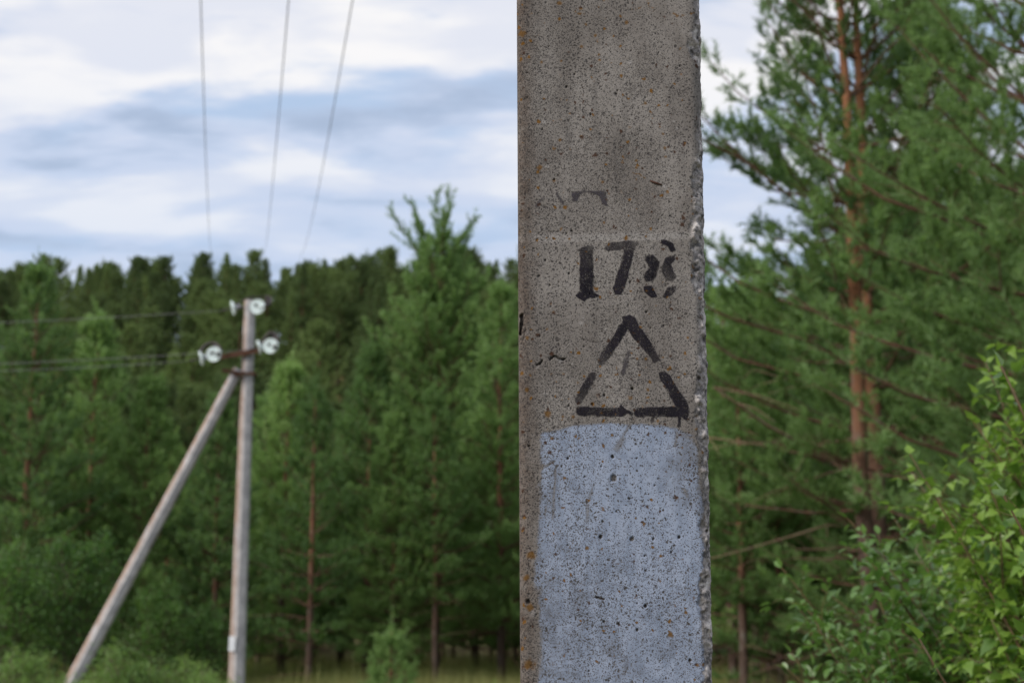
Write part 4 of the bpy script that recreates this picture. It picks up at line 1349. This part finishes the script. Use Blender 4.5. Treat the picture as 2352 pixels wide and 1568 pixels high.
# ------------------------------------------------------------------ grass at the forest edge
rg = np.random.default_rng(77)
n = 90000
gxp = rg.uniform(-17, 14, n); gyp = 20 + 24 * rg.uniform(0, 1, n) ** 0.9
keep = np.abs(gxp) < 0.46 * gyp + 1
gxp, gyp = gxp[keep], gyp[keep]; n = len(gxp)
gz = terrain(gxp, gyp) - 0.02
hh = rg.uniform(0.25, 0.80, n) * (0.5 + fbm(np.stack([gxp * 0.5, gyp * 0.5, 0 * gxp], 1), 5, 2))
az = rg.uniform(0, 6.28, n); bend = rg.uniform(0.05, 0.45, n) * hh
base_p = np.stack([gxp, gyp, gz], 1)
sd = np.stack([np.cos(az), np.sin(az), 0 * az], 1) * 0.007
tipd = np.stack([-np.sin(az) * bend, np.cos(az) * bend, hh], 1)
gv = np.stack([base_p - sd, base_p + sd, base_p + tipd], 1).reshape(-1, 3)
gt = np.clip(fbm(np.stack([gxp * 0.35, gyp * 0.35, 0 * gxp], 1), 6, 2) * 1.6 - 0.4 + rg.uniform(-0.2, 0.2, n), 0, 1)
link('grass', make_mesh('grass', gv, np.arange(len(gv)).reshape(-1, 3), GRASS, {'tint': np.repeat(gt, 3)}, False), kind='stuff')

# ------------------------------------------------------------------ leafy plants close by on the right


def leaf_mesh(name, mat, length, width, serr, fold, droop, seed, shape):
    """one leaf: two rows of faces either side of a sunken midrib, pointed tip, toothed margin; lies along +Y, face up +Z"""
    rng = np.random.default_rng(seed)
    m = 7
    s = np.linspace(0, 1, m)
    if shape == 'birch':
        w = np.interp(s, [0, .08, .22, .36, .6, .85, 1], [0.0, .30, .5, .48, .30, .10, 0.0])
    else:
        w = np.interp(s, [0, .12, .3, .5, .7, .88, 1], [0.0, .22, .42, .5, .42, .22, 0.0])
    wl = w * width * 2 * (1 + serr * np.where(np.arange(m) % 2, 1, -1) * rng.uniform(0.6, 1.0, m))
    wr = w * width * 2 * (1 + serr * np.where(np.arange(m) % 2, -1, 1) * rng.uniform(0.6, 1.0, m))
    y = s * length; z = -droop * length * s ** 2
    v = []
    for k in range(m):
        v += [(-wl[k] / 2, y[k] - 0.05 * wl[k], z[k] + fold * wl[k] / 2), (0, y[k], z[k]), (wr[k] / 2, y[k] - 0.05 * wr[k], z[k] + fold * wr[k] / 2)]
    v += [(0.0006, -0.22 * length, 0.02 * length), (-0.0006, -0.22 * length, 0.02 * length)]
    q = []
    for k in range(m - 1):
        q += [(3 * k, 3 * k + 1, 3 * k + 4, 3 * k + 3), (3 * k + 1, 3 * k + 2, 3 * k + 5, 3 * k + 4)]
    tri_ = [(1, 3 * m, 3 * m + 1)]
    tint = np.full(len(v), 0.5)
    return make_mesh(name, np.array(v), [np.array(q), np.array(tri_)], mat, {'tint': tint}, True), np.array(v), np.array(q)


def leafy_plant(name, label, cat, stems, leaf_kind, seed, n_parts=300, leaf_len=0.045, step=0.022, twig_every=0.07, twig_len=0.22, origin=None, leaf_from=0.3):
    """stems: list of (base point, tip point). Leaves alternate along side twigs; the ones seen largest are parts, the rest one mass"""
    rng = np.random.default_rng(seed)
    root = thing(name, label, cat, origin)
    org = np.array(origin)
    mat = BIRCH_LEAF if leaf_kind == 'birch' else SHRUB_LEAF
    variants = [leaf_mesh('leaf_%d_%s' % (k, leaf_kind), mat, 1.0, 0.74 if leaf_kind == 'birch' else 0.56, 0.16 if leaf_kind == 'birch' else 0.04, rng.uniform(0.15, 0.5), rng.uniform(0.05, 0.32), seed + k, leaf_kind) for k in range(5)]
    wood = Tubes()
    items = []                                                     # position, direction, up, size, tint
    for b, t in stems:
        b, t = np.array(b), np.array(t)
        s = np.linspace(0, 1, 14)
        bend = np.array([t[0] - b[0], t[1] - b[1], 0])
        pts = b + (t - b) * s[:, None]
        pts[:, :2] -= bend[:2] * (0.35 * np.sin(math.pi * s))[:, None]
        pts += np.cumsum(rng.normal(0, 0.006, pts.shape), 0) * s[:, None]
        ln = np.linalg.norm(t - b)
        wood.tube(pts, 0.0016 + 0.0065 * (1 - s) ** 0.9, 6, 0.15)
        axes = [(pts[int(13 * leaf_from):], True)]
        a = leaf_from * ln
        side = rng.uniform(0, 6.28)
        while a < ln * 0.97:
            f = a / ln
            p = np.array([np.interp(f, s, pts[:, c]) for c in range(3)])
            d = unit(np.array([np.interp(min(f + .05, 1), s, pts[:, c]) for c in range(3)]) - p)
            side += 2.4 + rng.normal(0, 0.3)
            ref = unit(np.cross(d, np.array([math.cos(side), math.sin(side), 0.1])))
            td = unit(d * 0.75 + ref * 0.8 + np.array([0, 0, 0.1]))
            tl = twig_len * (1.15 - 0.75 * (f - leaf_from) / (1 - leaf_from)) * rng.uniform(0.6, 1.2)
            s3 = np.linspace(0, 1, 6)
            tp = p + td * (tl * s3)[:, None] + rng.normal(0, 0.006, (6, 3)) * s3[:, None]
            tp[:, 2] -= 0.18 * tl * s3 ** 2
            wood.tube(tp, 0.0006 + 0.0014 * (1 - s3), 4, 0.6, False)
            axes.append((tp, False))
            a += twig_every * rng.uniform(0.7, 1.3)
        for tp, main in axes:
            seg = np.linalg.norm(np.diff(tp, axis=0), axis=1); cum = np.concatenate([[0], np.cumsum(seg)])
            pos = 0.02; alt = 1
            while pos < cum[-1]:
                p = np.array([np.interp(pos, cum, tp[:, c]) for c in range(3)])
                d = unit(np.array([np.interp(min(pos + .01, cum[-1]), cum, tp[:, c]) for c in range(3)]) - p + 1e-6)
                sd_ = unit(np.cross(d, np.array([0, 0, 1.0])) + rng.normal(0, 0.35, 3))
                ld = unit(d * 0.55 + sd_ * alt * 0.9 + np.array([0, 0, -0.45 if leaf_kind == 'birch' else 0.1]) + rng.normal(0, 0.28, 3))
                up_ = unit(np.array([0, 0, 1.0]) + rng.normal(0, 0.42, 3))
                young = pos / cum[-1]
                sz = leaf_len * rng.uniform(0.65, 1.2) * (1.08 - 0.4 * young)
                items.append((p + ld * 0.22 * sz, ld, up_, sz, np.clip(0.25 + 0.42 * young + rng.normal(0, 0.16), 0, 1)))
                alt = -alt
                pos += step * rng.uniform(0.7, 1.3)
            tip = tp[-1]; d = unit(tp[-1] - tp[-2])
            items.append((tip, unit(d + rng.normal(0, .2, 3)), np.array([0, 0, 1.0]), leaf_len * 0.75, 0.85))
    wood.v = [v - org for v in wood.v]
    link('stem', wood.mesh(name + '_stem', TWIG_BARK), root)
    # rank by how large they show
    P = np.array([i[0] for i in items]); size = np.array([i[3] for i in items])
    rel = P - np.array([0, 0, CAM_H])
    depth_ = rel[:, 1] * math.cos(PITCH) + rel[:, 2] * math.sin(PITCH)
    cx = rel[:, 0] / depth_; cy = (rel[:, 2] * math.cos(PITCH) - rel[:, 1] * math.sin(PITCH)) / depth_
    inside = (np.abs(cx) < 0.365) & (np.abs(cy) < 0.245)
    score = np.where(inside, size / depth_, 0)
    order_ = np.argsort(-score)
    parts = set(order_[:n_parts].tolist())
    mv, mq, mt = [], [], []
    off = 0
    for i, (p, ld, up_, sz, ti) in enumerate(items):
        var = variants[i % 5]
        xax = unit(np.cross(ld, up_)); zax = np.cross(xax, ld)
        M = np.stack([xax, ld, zax], 1)
        if i in parts and score[i] > 0:
            o = link('leaf', var[0], root)
            o.matrix_local = Matrix.Translation(Vector(p - org)) @ Matrix([[*(M[r] * sz)] for r in range(3)]).to_4x4()
        else:
            vv = (var[1] * sz) @ M.T + p - org
            mv.append(vv); mq.append(var[2] + off); mt.append(np.full(len(vv), ti)); off += len(vv)
    if mv:
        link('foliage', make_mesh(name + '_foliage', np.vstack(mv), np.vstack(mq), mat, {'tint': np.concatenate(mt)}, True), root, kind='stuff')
    return root


def stems_from(base, tips, jitter, seed, dense=True):
    rng = random.Random(seed)
    out = []
    more = [(px + rng.uniform(10, 90), py + rng.uniform(30, 130), Y + rng.uniform(-.2, .4)) for px, py, Y in tips * 2]
    for px, py, Y in list(tips) + (more if dense else []):
        t = at(px, py, Y)
        b = Vector((base[0] + rng.gauss(0, jitter), base[1] + rng.gauss(0, jitter), 0)); b.z = tz(b.x, b.y) - 0.05
        out.append((tuple(b), tuple(t)))
    return out


shrub_base = (1.55, 4.3, 0.0)
leafy_plant('leafy_shrub', 'low shrub of oval leaves between the front pole and the birch sapling', 'shrub',
            stems_from(shrub_base, [(1795, 1290, 4.3), (1850, 1400, 4.1), (1800, 1480, 4.0), (1900, 1330, 4.5), (1945, 1165, 4.4), (1985, 1250, 4.2), (2040, 1200, 4.6), (2010, 1360, 4.0), (1930, 1460, 4.0),
                                    (2080, 1330, 4.3), (2120, 1240, 4.6), (2060, 1450, 3.9), (1860, 1540, 4.2), (2150, 1400, 4.2), (2000, 1540, 3.9), (1960, 1400, 4.7), (2100, 1520, 4.0)], 0.22, 5),
            'oval', 901, 300, 0.049, 0.018, 0.05, 0.26, shrub_base, 0.40)
birch_base = (1.75, 3.8, 0.0)
leafy_plant('birch_sapling', 'birch sapling with drooping toothed leaves rising at the edge of the picture', 'sapling',
            stems_from(birch_base, [(2085, 1050, 3.9), (2200, 980, 3.8), (2235, 880, 3.8), (2260, 1080, 3.6), (2290, 960, 3.7), (2330, 830, 3.8), (2345, 740, 3.9), (2180, 1150, 3.9), (2210, 1230, 3.6), (2300, 1180, 3.5),
                                    (2250, 1330, 3.7), (2160, 1290, 4.0), (2330, 1300, 3.6), (2370, 1000, 3.7), (2290, 1420, 3.5), (2200, 1420, 3.8), (2380, 1150, 3.6), (2120, 1150, 4.1), (2240, 1500, 3.6)], 0.2, 6),
            'birch', 902, 300, 0.050, 0.020, 0.055, 0.28, birch_base, 0.36)
near_base = (1.15, 2.35, 0.0)
leafy_plant('birch_shoot', 'nearest birch shoots with the largest sharpest leaves at the picture edge', 'sapling',
            stems_from(near_base, [(2255, 838, 2.5), (2150, 1500, 2.25), (2290, 1480, 2.2), (2340, 1120, 2.4)], 0.1, 7, False),
            'birch', 903, 300, 0.050, 0.034, 0.16, 0.12, near_base, 0.72)
